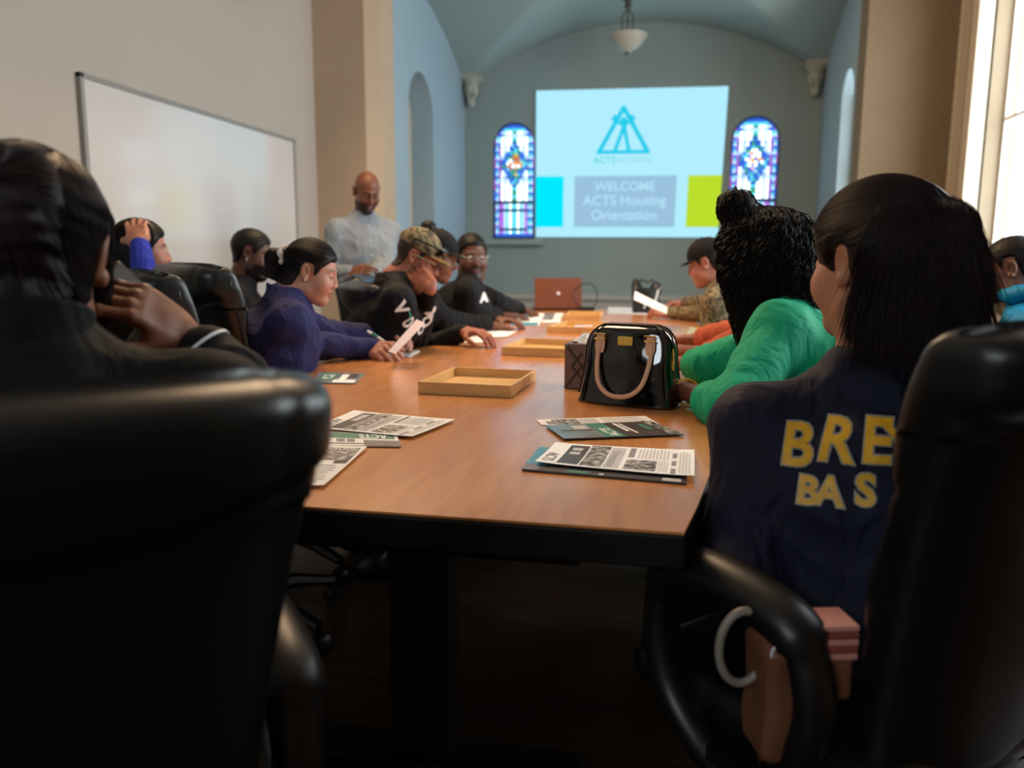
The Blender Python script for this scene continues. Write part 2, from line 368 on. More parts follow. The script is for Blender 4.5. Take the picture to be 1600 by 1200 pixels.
# deep moulded casing of the big right window, left jamb steps of the casing and stool
b = MB()
for (a, c, dpt) in [(6.42, 6.47, .10), (6.47, 6.55, .05), (6.55, 6.60, .085), (6.66, 6.72, .05), (6.90, 6.95, .06)]:
    b.box2((XR - dpt, a, .6), (XR + .02, c, 3.6))
b.box2((XR - .04, 4.6, 3.3), (XR, 6.6, 3.55)); b.box2((XR - .12, 4.6, .9), (XR + .1, 6.6, .95)); b.box2((XR - .05, 4.62, .6), (XR, 4.75, 3.3))
struct(b.build('trim_1', trimm, bevel=.004, smooth=False))
b = MB(); b.box2((XR - .16, 4.7, .08), (XR - .03, 6.3, .78)); 
for i in range(26): b.box2((XR - .175, 4.74 + i * .06, .14), (XR - .16, 4.77 + i * .06, .74))
b = b.build('radiator', mat('radiator_enamel', '#c9bdb4', .5), bevel=.004, smooth=False); tag(b, 'cream radiator under the bright window on the right', 'radiator')
# ledge and baseboards
b = MB(); b.box2((CL, YB - .14, .66), (CR, YB, .72)); b.box2((CL, YB - .1, .1), (CR, YB, .66)); struct(b.build('trim_2', mat('ledge_paint', '#a7a59c', .6), bevel=.006, smooth=False))
b = MB(); b.box2((XL, YN, 0), (XL + .02, YP, .14)); struct(b.build('baseboard_left', whitem, smooth=False))
b = MB(); b.box2((XR - .02, YN, 0), (XR, YQ, .14)); struct(b.build('baseboard_right', whitem, smooth=False))
# corbels where the ribs spring
for i, x in enumerate((CL + .09, CR - .09)):
    b = MB(); b.lathe([(0, -.30), (.035, -.28), (.05, -.24), (.04, -.2), (.075, -.15), (.085, -.1), (.07, -.06), (.11, -.02), (.12, 0), (0, .0)], (x, YB - .09, SPR + .06), 20)
    b.box((x, YB - .09, SPR + .08), (.12, .12, .025)); b.sphere((x, YB - .17, SPR - .06), (.035, .03, .05)); b.sphere((x + (-.05 if i else .05), YB - .15, SPR - .1), (.025, .025, .04))
    struct(b.build('trim_%d' % (3 + i), mat('plaster', '#a6a698', .8)))
# stained glass windows
def stained(idx, c, w, z0, z1, seed):
    r = w / 2; rs = np.random.default_rng(seed); zt = z1 - r; zm = z0 + .40
    root = bpy.data.objects.new('window_%d' % (5 + idx), None); COL.objects.link(root); root.location = (c, YB + .06, z0); struct(root); root['_o'] = (c, YB + .06, z0); root['_a'] = 0.
    cols = {'w': ('#e8ffff', 3.2), 'c': ('#58d8f0', 1.7), 'b': ('#2a6cf0', 1.3), 'd': ('#10307a', .8), 'p': ('#b070e8', 1.6), 'm': ('#d050c8', 1.2), 'y': ('#f0b850', 1.6), 'o': ('#e08050', 1.3), 'g': ('#38b090', 1.3), 'l': ('#a8d0ff', 2.2), 'k': ('#e8b0c0', 2.2)}
    keys = list(cols); mats = [mat('stained_glass_' + q, '#101010', .3, emit=cols[q][0], es=cols[q][1] * .5) for q in keys]
    b = MB(); lead = MB()
    def inside(x, z, ins=0):
        if abs(x - c) > r - ins or z < z0 + ins: return False
        return z < zt or (x - c) ** 2 + (z - zt) ** 2 < (r - ins) ** 2
    nx, nz = 16, 42; dx = w / nx; dz = (z1 - z0) / nz
    mc = z0 + .82
    for i in range(nx):
        for j in range(nz):
            x = c - r + (i + .5) * dx; z = z0 + (j + .5) * dz
            if not inside(x, z, .008): continue
            edge = r - abs(x - c) if z < zt else r - sqrt((x - c) ** 2 + (z - zt) ** 2)
            edge = min(edge, z - z0 if z < zm else 9)
            dm = abs(x - c) / .15 + abs(z - mc) / .24
            if z > zm - .02 and z < zm + .02: key = 'd'
            elif edge < .03: key = 'bmpb'[(j // 2) % 4]
            elif edge < .075: key = 'cbl'[j % 3]
            elif z < zm: key = 'd' if j % 7 == 3 else {0: 'c', 1: 'w', 2: 'c', 3: 'l', 4: 'p'}[min(int(abs(i - 7.5)), 4)]
            elif dm < .62: key = rs.choice(list('yowyokmg')) if seed % 2 == 0 else rs.choice(list('wkwolwyb'))
            elif dm < 1: key = rs.choice(list('bcgb'))
            elif dm < 1.15: key = 'b'
            elif j % 8 == 5: key = 'l'
            else: key = {0: 'g' if j % 3 else 'c', 1: 'w', 2: 'w', 3: 'l', 4: 'w', 5: 'p'}[min(int(abs(i - 7.5)), 5)]
            ddx = dx / 2 - .0015; ddz = dz / 2 - .0015
            b.add([(x - ddx, YB + .06, z - ddz), (x + ddx, YB + .06, z - ddz), (x + ddx, YB + .06, z + ddz), (x - ddx, YB + .06, z + ddz)], [(0, 1, 2, 3)], keys.index(key))
    b.build('stained_glass_pane', mats, root, smooth=False)
    ol = archwin(c, w - .012, z0 + .006, z1 - .006); lead.tube([(x, YB + .055, z) for x, z in ol], .012, 6, closed=True)
    for z in (zm, zm + .28, zm + .6): lead.tube([(c - r, YB + .055, z), (c + r, YB + .055, z)], .012 if z == zm else .004, 6)
    for s in (-1, 1): lead.tube([(c + s * (r - .075), YB + .055, z0), (c + s * (r - .075), YB + .055, zt)], .003, 5)
    lead.tube([(c + .15 * cos(a), YB + .055, mc + .24 * sin(a)) for a in np.linspace(0, 2 * pi, 25)[:-1]], .004, 5, closed=True)
    for s in (-1, 1): lead.box((c + s * (r - .01), YB + .05, z0 + .2), (.012, .012, .2))
    lead.box((c, YB + .05, z0 + .01), (r, .012, .014)); lead.build('window_leading', mat('lead', '#0e1626', .5), root)
    bk = MB(); bk.grid([[(c - r - .02, YB + .1, z0 - .02), (c + r + .02, YB + .1, z0 - .02)], [(c - r - .02, YB + .1, z1 + .02), (c + r + .02, YB + .1, z1 + .02)]]); bk.build('window_backing', MATS['lead'], root, smooth=False)
    s_ = MB(); s_.box((c, YB - .02, z0 - .035), (r + .12, .09, .03)); s_.build('window_sill', mat('sill_paint', '#8f9c98', .6), root, bevel=.005, smooth=False)
stained(0, *WL, 4); stained(1, *WR, 5)

# ---------------------------------------------------------------- projected slide on its screen
tl, tr, br, bl = (-1.516, 2.916), (.513, 2.893), (.47, 1.345), (-1.505, 1.349)
def slide(u, v, y): # u 0..1, v 0..1 from the bottom
    a = np.array(bl) * (1 - u) + np.array(br) * u; b = np.array(tl) * (1 - u) + np.array(tr) * u; p = a * (1 - v) + b * v; return (p[0], y, p[1])
scr = thing('projection_screen', 'bright projected slide with a triangle logo on the far wall between stained windows', 'projection screen', (-.5, YB - .03, 1.34))
def em(n, c, s): return mat(n, '#000000', .9, emit=c, es=s, spec=0)
Y0 = YB - .035
def quad(b, u0, u1, v0, v1, y, mi=0): b.add([slide(u0, v0, y), slide(u1, v0, y), slide(u1, v1, y), slide(u0, v1, y)], [(0, 1, 2, 3)], mi)
b = MB(); b.box2((-1.52, YB - .03, 1.34), (.515, YB - .005, 2.9)); b.v[0][:, :] = [[slide(u, v, y)[0], y, slide(u, v, y)[2]] for u in (0, 1) for y in (YB - .03, YB - .004) for v in (0, 1)]
b.build('screen_backing', whitem, scr, smooth=False)
b = MB(); quad(b, 0, 1, 0, 1, Y0 + .002); b.build('slide_background', em('slide_pale_blue', '#aee9fb', .62), scr, smooth=False)
b = MB(); quad(b, 0, .155, .07, .42, Y0); b.build('slide_cyan_panel', em('slide_cyan', '#00dcf8', .68), scr, smooth=False)
b = MB(); quad(b, .215, .765, .07, .42, Y0); b.build('slide_grey_panel', em('slide_grey', '#9cc4e0', .58), scr, smooth=False)
b = MB(); quad(b, .825, 1, .07, .42, Y0); b.build('slide_green_panel', em('slide_green', '#b8da2c', .62), scr, smooth=False)
def stext(s, u, v, size, m, y=Y0 - .003):
    vv, ff = text_mesh(s, size, bold=size * .012); b = MB(); b.add([slide(u + p[0] / 2.0, v + p[1] / 1.55, y) for p in vv], ff); b.build('slide_lettering', m, scr, smooth=False)
pale = em('slide_letter_pale', '#b4dcf4', .63)
stext('WELCOME', .49, .345, .135, pale); stext('ACTS Housing', .49, .25, .15, pale); stext('Orientation', .49, .15, .15, pale)
stext('ACTS', .375, .525, .1, em('slide_teal_letters', '#58d4c8', .64)); stext('HOUSING', .535, .525, .085, em('slide_faint_letters', '#90dce0', .62))
b = MB()
def bar(p, q, w=.02):
    p, q = np.array(p), np.array(q); d = q - p; d /= np.linalg.norm(d) * 1.; nn = np.array([-d[1], d[0] * 1.0]) * w / 2; p = p - d * w * .4; q = q + d * w * .4
    b.add([slide(*(x), Y0 - .003) for x in (p - nn, q - nn, q + nn, p + nn)], [(0, 1, 2, 3)])
A, B, Cc = (.47, .875), (.345, .58), (.605, .58)
bar(A, B, .024); bar(A, Cc, .024); bar(B, Cc, .024)
bar((.475, .755), (.43, .585), .02); bar((.475, .755), (.505, .585), .02); bar((.475, .755), (.415, .80), .018); bar((.475, .755), (.525, .80), .018)
bar((.415, .80), (.425, .82), .016); bar((.525, .80), (.515, .82), .016)
vv = [slide(.472 + .02 * cos(a), .785 + .026 * sin(a), Y0 - .004) for a in np.linspace(0, 2 * pi, 20)[:-1]]; b.add(vv, [tuple(range(19))])
b.build('slide_logo', em('slide_logo_teal', '#20c4e0', .66), scr, smooth=False)

# ---------------------------------------------------------------- pendant lamp in the far bay, whiteboard
def pendant(loc, lit, label):
    t = thing('pendant_lamp', label, 'ceiling lamp', loc)
    x, y, z = loc
    b = MB(); b.lathe([(0, -.155), (.012, -.15), (.02, -.135), (.012, -.12), (0, -.12)], loc, 16); b.build('finial', mat('dark_bronze', '#4a4238', .4, .8), t)
    b = MB(); b.lathe([(.01, -.125), (.06, -.115), (.12, -.075), (.165, -.02), (.19, .02), (.195, .03), (.185, .028), (.15, -.015), (.1, -.06), (.05, -.1), (0, -.11)], loc, 32); b.build('lamp_bowl', mat('alabaster_lit' if lit else 'alabaster', '#a8a092', .35, emit='#ffc890' if lit else None, es=3 if lit else 0), t)
    b = MB(); b.tube([(x, y, z - .12), (x, y, CRN if not lit else 4.2)], .008, 8)
    for s in (-1, 1): b.tube(spline([(x + s * .06, y, z - .02), (x + s * .05, y, z + .1), (x + s * .05, y, z + .2), (x, y, z + .27)], 6), .007, 8)
    b.lathe([(0, .27), (.03, .27), (.035, .3), (.015, .34), (0, .34)], loc, 16); zt = CRN if not lit else 4.2
    b.lathe([(0, zt - .04), (.03, zt - .035), (.055, zt - .005), (.055, zt)], (x, y, 0), 20); b.build('lamp_stem', MATS['dark_bronze'], t)
p = atD(980, 60, 7.7); pendant((p[0], p[1], p[2]), False, 'frosted bowl pendant lamp hanging from the vaulted ceiling, in front of the slide')
WARM = light('warm_ceiling_lamp', 'AREA', (-1.3, 4.0, 3.45), 70, (1, .66, .38), 1.8, (0, radians(-42), 0))
Rw = ry(radians(-42)); b = MB(); b.box(np.array([-1.3, 4.0, 3.45]) + Rw @ np.array([0, 0, .05]), (.92, .92, .03), R=Rw); b.box((-1.3, 4.0, 3.86), (.02, .02, .34))
for s_ in (-1, 1): b.box(np.array([-1.3, 4.0, 3.45]) + Rw @ np.array([s_ * .935, 0, .02]), (.012, .94, .05), R=Rw); b.box(np.array([-1.3, 4.0, 3.45]) + Rw @ np.array([0, s_ * .935, .02]), (.94, .012, .05), R=Rw)
struct(b.build('trim_5', whitem, smooth=False))  # unseen housing, added to give the warm lamp a fixture
t = thing('whiteboard', 'wide white dry-erase board with thin grey frame on the left wall', 'whiteboard', (XL, 4.7, .8))
b = MB(); b.box2((XL + .004, 3.57, .82), (XL + .018, 5.80, 1.985)); b.build('board', mat('white_board_enamel', '#cfc8c2', .10, spec=.6, coat=.45), t, smooth=False)
b = MB()
for lo, hi in (((3.55, 1.975), (5.82, 2.0)), ((3.55, .8), (5.82, .825)), ((3.55, .8), (3.575, 2.0)), ((5.795, .8), (5.82, 2.0))): b.box2((XL + .002, lo[0], lo[1]), (XL + .028, hi[0], hi[1]))
b.build('board_frame', mat('grey_aluminium', '#8d8880', .35, .7), t, smooth=False, bevel=.003)
b = MB(); b.box2((XL + .01, 3.8, .79), (XL + .08, 5.5, .8)); b.build('marker_tray', MATS['grey_aluminium'], t, smooth=False)

# ---------------------------------------------------------------- conference table
TY0, TY1, TC = 1.10, 5.95, -.56
def thw(y): q = (y - TY0) / (TY1 - TY0); return .59 + .17 * (1 - (2 * q - 1) ** 2) ** .9 if 0 <= q <= 1 else .59
tbl = thing('conference_table', 'long boat-shaped wooden conference table in the middle of the room', 'table', (TC, 3.5, 0))
ysr = np.linspace(TY0, TY1, 40)
poly = [(TC + thw(y), y) for y in ysr] + [(TC - thw(y), y) for y in ysr[::-1]]
b = MB(); b.prism(poly, .746, .75); b.build('tabletop', wood('honey_oak', '#d8914f', '#c27d42', .27, 5, (7, .8, 1), coat=.5), tbl, smooth=False)
b = MB(); b.prism([(TC + (x - TC) * 1.004, 3.5 + (y - 3.5) * 1.001) for x, y in poly], .695, .7455); b.build('table_edge', mat('black_edge', '#0b0b0b', .5, spec=.3), tbl, bevel=.004, smooth=False)
blk = mat('black_laminate', '#0a0a0a', .55, spec=.3)
b = MB()
for y in (1.32, 5.6): b.box2((TC - .42, y, .60), (TC + .42, y + .04, .695))
b.box2((TC - .03, 1.3, .62), (TC + .03, 5.65, .695)); b.build('apron', blk, tbl, smooth=False)
for y in (1.55, 3.5, 5.4):
    b = MB(); b.box2((TC + .0, y - .05, .06), (TC + .13, y + .05, .695)); b.box2((TC - .12, y - .05, .06), (TC - .05, y + .05, .695)) if False else None
    b.build('leg', blk, tbl, smooth=False, bevel=.01)
    b = MB(); b.box2((TC - .28, y - .06, 0), (TC + .41, y + .06, .06)); b.build('foot_bar', blk, tbl, smooth=False, bevel=.01)
b = MB(); b.tube(spline([onZ(486, 822, .66), onZ(510, 838, .655), onZ(540, 846, .65), onZ(570, 838, .65), onZ(590, 822, .67)], 6), .0035, 8)
tag(b.build('power_cable', mat('grey_cable', '#6f6f6f', .5)), 'grey cable hanging under the near end of the table', 'cable')

# ================================================================ people
skin_m = mat('skin', '#ffffff', .48, attr=True, bump=(220, .04), spec=.4)
eye_m = mat('eye_surface', '#ffffff', .15, attr=True)
def hair_mat(name, c, rough=.5): return mat(name, c, rough, spec=.22, var=.35, vscale=30)
def cloth(name, c, rough=.8, bump=(260, .12), var=.06, folds=(13, .55)): return mat(name, c, rough, bump=bump, folds=folds, var=var, vscale=9, spec=.25)
def headR(yaw, pitch=0, roll=0): return rz(radians(yaw)) @ rx(radians(pitch)) @ ry(radians(roll))
def head_field(neck, male=False, fat=0., nk=1., ears=True):
    """local axes: x right, y forward, z up, origin between the ears; neck = list of local points"""
    F = Field(.018); w = 1 + fat * .35
    F.ell((0, -.012, .036), (.074, .093, .082), .01); F.ell((0, .03, -.03), (.060 * w, .058, .084), .03)
    jz = 0 if male else .006; jy = 0 if male else -.006
    F.cap((-.044 * w, .012, -.070), (-.012, .066 + jy, -.102 + jz), .021, .018, .03); F.cap((.044 * w, .012, -.070), (.012, .066 + jy, -.102 + jz), .021, .018, .03)
    F.cap((-.008, .074 + jy, -.100 + jz), (.008, .074 + jy, -.100 + jz), .017 if male else .0155, None, .02)
    for s in (-1, 1):
        F.ell((s * .036 * w, .056, -.034), (.026 + fat * .012, .028, .03), .03); F.cap((s * .012, .083, .026), (s * .043, .068, .024), .0095 if male else .0065, .007 if male else .005, .014)
    for s in (-1, 1): F.ell((s * .032, .098, .004), (.0165, .013, .012), .014, 1)
    for s in (-1, 1): F.ell((s * .031, .0745, .003), (.0145, .0135, .0118), .004)
    ny = 0 if male else -.006
    F.cap((0, .086, .014), (0, .107 + ny, -.026), .0072, .0112 if male else .0098, .012); F.cap((0, .088, -.028), (0, .103 + ny, -.030), .0115, .0108 if male else .0095, .008)
    for s in (-1, 1): F.ell((s * .0125, .095, -.032), (.0085, .011, .0078), .006); 
    for s in (-1, 1): F.ell((s * .006, .101, -.0415), (.0035, .006, .003), .003, 1)
    F.ell((0, .084, -.057), (.024, .014, .007), .006); F.ell((0, .083, -.069), (.021, .015, .0078), .006); F.ell((0, .101, -.063), (.022, .008, .0014), .004, 1)
    if ears:
        for s in (-1, 1):
            E = ry(s * .28) @ rx(.12)
            F.ell((s * .079, -.012, .0), (.009, .0185, .032), .006, R=E); F.ell((s * .089, -.008, .004), (.008, .011, .019), .005, 1, R=E); F.ell((s * .080, -.006, -.026), (.007, .010, .011), .005, R=E)
    F.cap((0, -.02, -.03), neck, .052 * nk * (1 + fat * .3), .058 * nk * (1 + fat * .3), .03)
    if male: F.ell((0, .042, -.125), (.012, .012, .014), .02)
    if fat > .3: F.ell((0, .035, -.115), (.05, .04, .03), .04)
    return F
def paint_head(V, skin, lip=None, brow=None, beard=None, beardkind='', flush=None):
    skin = np.array(lin(skin)); C = np.tile(skin, (len(V), 1)); x, y, z = V.T
    def mixc(mask, c, a): C[:] = C * (1 - (mask * a)[:, None]) + np.array(lin(c)) * (mask * a)[:, None]
    sm = lambda t: np.clip(t, 0, 1)
    if flush:
        mk = sm(1 - np.sqrt(((np.abs(x) - .04) / .03) ** 2 + ((z + .035) / .028) ** 2 + ((y - .07) / .04) ** 2)); mixc(mk, flush, .6)
        mixc(sm(1 - np.sqrt((x / .016) ** 2 + ((z + .028) / .02) ** 2)) * (y > .09), flush, .5)
    if beard:
        lo = sm((-.036 - z - .25 * np.abs(x) * 0) / .012) * (y > -.01)
        lo = lo * (1 - sm(1.3 - np.sqrt((x / .025) ** 2 + ((z + .034) / .018) ** 2)) ) 
        nm = sm((z + .15) / .01)
        if beardkind == 'goatee': lo = sm((-.042 - z) / .008) * sm((.043 - np.abs(x)) / .006) * (y > .05)
        mixc(lo * nm * (y > 0), beard, .88)
        if beardkind != 'chin': mixc(sm((.03 - np.abs(x)) / .006) * sm((z + .056) / .003 + .4) * sm((-.043 - z) / .003 + .4) * (y > .07), beard, .85)
    lip = lip or '#8a4a44'
    d = np.sqrt((x / .026) ** 2 + ((z + .063) / .0135) ** 2); mixc(sm((1.05 - d) / .2) * (y > .085), lip, .8)
    mixc(sm(1 - np.abs((z + .0628)) / .0016) * (np.abs(x) < .023) * (y > .08), '#3a1a18', .7)
    b = brow or '#1a1210'
    zb = .0265 + .0045 * np.sin(sm((np.abs(x) - .012) / .035) * 3.1) ; mixc(sm(1.5 - np.abs(z - zb) / .0036) * sm((np.abs(x) - .011) / .003) * sm((.05 - np.abs(x)) / .004) * (y > .05), b, .85)
    # dark lash line
    zl = .0005 - .0015 * ((np.abs(x) - .031) / .014) ** 2; mixc(sm(1.4 - np.abs(z - zl) / .0018) * (np.abs(np.abs(x) - .031) < .0145) * (y > .07), '#140c0a', .9)
    return C
def hand_field(side, curl=(.5, .5, .5, .5), thumb=.5, spread=.05, stub=(-1, 0, 0)):
    """local axes: x = direction of the fingers, z = out of the back of the hand, y = towards the thumb (side=+1) ; wrist at origin"""
    F = Field(.010); t = side
    F.box((.045, 0, 0), (.046, .039, .0125), .0125, .012); F.cap((.0, 0, 0), (.03, 0, 0), .024, .026, .02, flat=((0, 0, 1), .68)); F.cap(nrm(stub) * .07, (.0, 0, 0), .025, .021, .02)
    F.cap((.012, t * .024, -.008), (.045, t * .036, -.010), .015, .013, .014); F.cap((.02, -t * .026, -.006), (.06, -t * .03, -.004), .012, .011, .014)
    base = [(.090, .030), (.094, .010), (.090, -.011), (.082, -.030)]; lens = [(.040, .025, .020), (.045, .029, .021), (.041, .027, .020), (.032, .020, .018)]
    tips = []
    for i in range(4):
        p = np.array([base[i][0], t * base[i][1], .0]); a = 0; sp = (1.5 - i) * spread * t; r = .0088 - (.001 if i == 3 else 0)
        d0 = nrm([cos(sp), sin(sp), 0])
        for j, L in enumerate(lens[i]):
            a += curl[i] * (1.0, 1.15, .75)[j]; d = d0 * cos(a) + np.array([0, 0, -1.]) * sin(a); q = p + d * L
            F.cap(p, q, r - .0004 * j, r - .0004 * (j + 1), .003 if j else .008); F.ell(p, r * 1.06, .004); p = q
        tips.append(p)
    p = np.array([.028, t * .030, -.008]); d = nrm([.62, t * .70, -.30]); q = p + d * .036; F.cap(p, q, .0135, .0112, .012)
    d2 = nrm([.85, t * (.52 - thumb * .75), -.25 - thumb * .45]); q2 = q + d2 * .030; F.cap(q, q2, .0108, .0098, .004)
    d3 = nrm([.9, t * (.25 - thumb * .85), -.25 - thumb * .45]); q3 = q2 + d3 * .024; F.cap(q2, q3, .0100, .0082, .003)
    return F
def solve_elbow(sh, wr, hint, L1, L2):
    d = wr - sh; D = np.linalg.norm(d); D2 = min(D, (L1 + L2) * .995); a = (L1 ** 2 - L2 ** 2 + D2 ** 2) / (2 * D2); h = sqrt(max(L1 ** 2 - a * a, 1e-6)); u = d / D
    hp = np.array(hint, float) - sh; hp = hp - u * hp.dot(u); return sh + u * a + nrm(hp) * h
class Person: pass
def person(label, hip, yaw, head, hyaw, hpitch=0, hroll=0, skin='#8a5a40', male=False, fat=0., hs=1., sw=.17, hands=(), top='#222222', top_rough=.8, sleeve=1., topname='jacket', topmat=None,
           trousers='#15161a', legs='sit', shoe='#101010', group=None, collar=.0, lip=None, beard=None, beardkind='', flush=None, eyes='down', res=.0032, cres=.007, gar_fat=0., name='person', nbo=(.05, .14), neckdrop=0, chest_push=.0, wrinkle=1., brow=None, forearm_skin=None, earring=False, legdirs=None, foot=.42, ears=True, sleeve_r=1., seat=.47, shd=.075):
    P = Person(); hip = np.array(hip, float); yr = radians(yaw); f = np.array([-sin(yr), cos(yr), 0]); r = np.array([cos(yr), sin(yr), 0]); up = np.array([0, 0, 1.])
    head = np.array(head, float); RH = headR(hyaw, hpitch, hroll)
    root = thing(name, label, 'person', (hip[0], hip[1], 0), yr, group); P.root = root; P.head = head; P.RH = RH; P.hs = hs; P.r = r; P.f = f
    P.H = lambda p: head + (np.asarray(p, float) * hs) @ RH.T
    nb = head - f * nbo[0] - up * nbo[1] * hs; sm = nb - up * shd - f * .01; P.nb = nb
    tdir = nrm(sm - hip)
    fr_ = nrm(f - tdir * f.dot(tdir)); RT = np.array([r, fr_, np.cross(r, fr_)]).T
    shl = [sm - r * sw, sm + r * sw]; P.sh = shl
    skinc = np.array(lin(skin))
    # --- body: one mesh built from matched regions
    B = MB()
    nl = (nb - head) @ RH / hs
    FH = head_field(nl, male, fat, ears=ears); P.FH = FH; P.FHs = head_field(nl, male, fat, ears=False)
    V, Fq = FH.mesh(res / hs); Cc = paint_head(V, skin, lip, brow, beard, beardkind, flush)
    B.add(P.H(V), Fq, 0, Cc)
    core = Field(.05); w = 1 + fat
    core.ell(hip + up * .02, (.155 * w, .11 * w, .11)); core.ell(hip * .6 + sm * .4, (.125 * w, .09 * w, .17), R=RT); core.ell(hip * .25 + sm * .75 - tdir * .02 + f * chest_push, (.145 * w, .095 * w, .15), R=RT)
    core.cap(shl[0], shl[1], .04); core.cap(sm, nb - up * .01, .06, .048)
    arms = []
    for i in (0, 1):
        hd = hands[i] if i < len(hands) else None; s = -1 if i == 0 else 1
        if hd is None: hd = dict(w=shl[i] + f * .18 - up * .42 - r * s * .0, d=(f * .5 - up), n=-f, hide=True, curl=(.4,) * 4)
        wr = np.array(hd['w'], float); el = solve_elbow(shl[i], wr, hd.get('hint', shl[i] - up * .3 + r * s * .1 - f * .05), hd.get('L1', .29), hd.get('L2', .255)) if 'el' not in hd else np.array(hd['el'], float)
        arms.append((shl[i], el, wr)); core.cap(shl[i], el, .038, .032, .03); core.cap(el, wr, .032, .022, .02)
        d = nrm(hd['d']); n = np.array(hd['n'], float); n = nrm(n - d * n.dot(d)); zc = -n; yc = np.cross(zc, d)    # n = way the palm faces
        # thumb side: for the right hand, thumb = cross(d, back)?  palm down, fingers forward: right thumb points left
        side = 1 if i == 1 else -1
        yc = np.cross(zc, d); M = np.array([d, yc, zc]).T
        HF = hand_field(side, hd.get('curl', (.4,) * 4), hd.get('thumb', .5), hd.get('spread', .06), (el - wr) @ M); V, Fq = HF.mesh(hd.get('res', .0026))
        hsx = hd.get('s', 1.); B.add(wr + (V * hsx) @ M.T, Fq, 0, np.array(lin(hd.get('skin', skin))))
    P.arms = arms
    if legs:
        ld = legdirs or [(f * .96 - r * .12), (f * .96 + r * .12)]; kn = []; ank = []
        for i in (0, 1):
            s = -1 if i == 0 else 1; hj = hip + r * s * .09
            if legs == 'stand': k = hj - up * .42 + f * .02; a = k - up * (k[2] - .09)
            else: k = hj + nrm(ld[i]) * .42 + up * (seat + .04 - hj[2]); a = np.array([k[0], k[1], .09]) + f * (foot - .42)
            kn.append(k); ank.append(a); core.cap(hj, k, .06, .045, .03); core.cap(k, a, .045, .03, .02)
    V, Fq = core.mesh(.014); B.add(V, Fq, 0, skinc)
    B.build('body', skin_m, root, colors=True, sharp=0)
    # --- top garment
    G = Field(.035); g = 1 + fat + gar_fat
    G.ell(hip + up * .03, (.18 * g, .135 * g, .12), .05); G.ell(hip * .6 + sm * .4, (.155 * g, .118 * g, .19), .06, R=RT); G.ell(hip * .27 + sm * .73 - tdir * .01 + f * chest_push, (.175 * g, .118 * g, .165), .06, R=RT)
    G.cap(shl[0] - up * .01, shl[1] - up * .01, .050, None, .05); G.cap(sm - up * .04 - f * .01, nb - up * .012, .085, .060, .04); G.ell(sm - up * .10 - f * .02, (.165 * g, .11 * g, .12), .05, R=RT)
    for q_ in shl: G.cap(nb - up * .025, q_ + up * .004, .056, .045, .05)
    for i, (a, e, w_) in enumerate(arms):
        q = .054 * sleeve_r; G.cap(a - up * .010, e, q * (1 + fat * .3), .048 * sleeve_r, .05)
        if sleeve > .5: G.cap(e, e + (w_ - e) * ((sleeve - .5) * 2 * .92), .051 * sleeve_r, .037 * sleeve_r if sleeve > .9 else .045 * sleeve_r, .02)
    wa = .0045 * wrinkle
    def folds(Pp):
        w2 = wob(Pp, 17, 7); o = wob(Pp, 26, 1) * wa + np.abs(wob(Pp + w2[..., None] * .02, 42, 2)) * wa * 1.1 - wa * .4
        for a, e, w_ in arms:
            dd = np.linalg.norm(Pp - e, axis=-1); ax = nrm(w_ - a); o = o + np.sin((Pp @ ax) * 150 + 3 * wob(Pp, 20, 4)) * np.exp(-(dd / .075) ** 2) * wa * .9
        return o
    G.disp(folds)
    Fn = Field(.0); # neck opening
    G.cap(nb - up * .01, nb + up * .25 + f * .03, .052, .06, .012, op=1)
    if collar: 
        pass
    V, Fq = G.mesh(cres); P.G = G
    tm = topmat or cloth(topname + '_cloth_' + top.strip('#'), top, top_rough); P.topm = tm
    tb = MB(); tb.add(V, Fq); P.top = tb.build(topname, tm, root, sharp=0)
    if collar:
        cb = MB(); ring = []
        for q in range(14):
            t = q / 13; row = []
            for k in range(40):
                a = 2 * pi * k / 40; row.append(nb + RT @ np.array([cos(a) * (.062 + .010 * t), sin(a) * (.064 + .012 * t), -.03 + collar * t + .014 * sin(a) * t * -1]))
            ring.append(row)
        cb.grid(ring, wrap=True); o = cb.build('collar', tm, root); sd = o.modifiers.new('thick', 'SOLIDIFY'); sd.thickness = .006
    # --- trousers and shoes
    if legs:
        T = Field(.04); T.ell(hip - up * .0, (.175 * w, .13 * w, .115), .05)
        for i in (0, 1):
            s = -1 if i == 0 else 1; hj = hip + r * s * .09; T.cap(hj, kn[i], .088 * w, .062, .04); T.cap(kn[i], ank[i] + up * .02, .062, .046, .03)
        T.disp(lambda Pp: wob(Pp, 24, 3) * .003)
        V, Fq = T.mesh(.011); tb = MB(); tb.add(V, Fq); tb.build('trousers', cloth('trouser_cloth_' + trousers.strip('#'), trousers), root, sharp=0)
        for i in (0, 1):
            S = Field(.02); a = ank[i]; ff = nrm(ld[i] * np.array([1, 1, 0])) if legs == 'sit' else f
            S.cap(a - up * .045 - ff * .04, a - up * .05 + ff * .06, .040, .040, .02); S.cap(a - up * .05 + ff * .05, a - up * .06 + ff * .15, .040, .027, .03); S.cap(a, a - up * .04, .04, .04, .02); S.cut((0, 0, .005), (0, 0, -1), .004)
            V, Fq = S.mesh(.008); tb = MB(); tb.add(V, Fq); tb.build('shoe', mat('shoe_leather_' + shoe.strip('#'), shoe, .45), root, sharp=0)
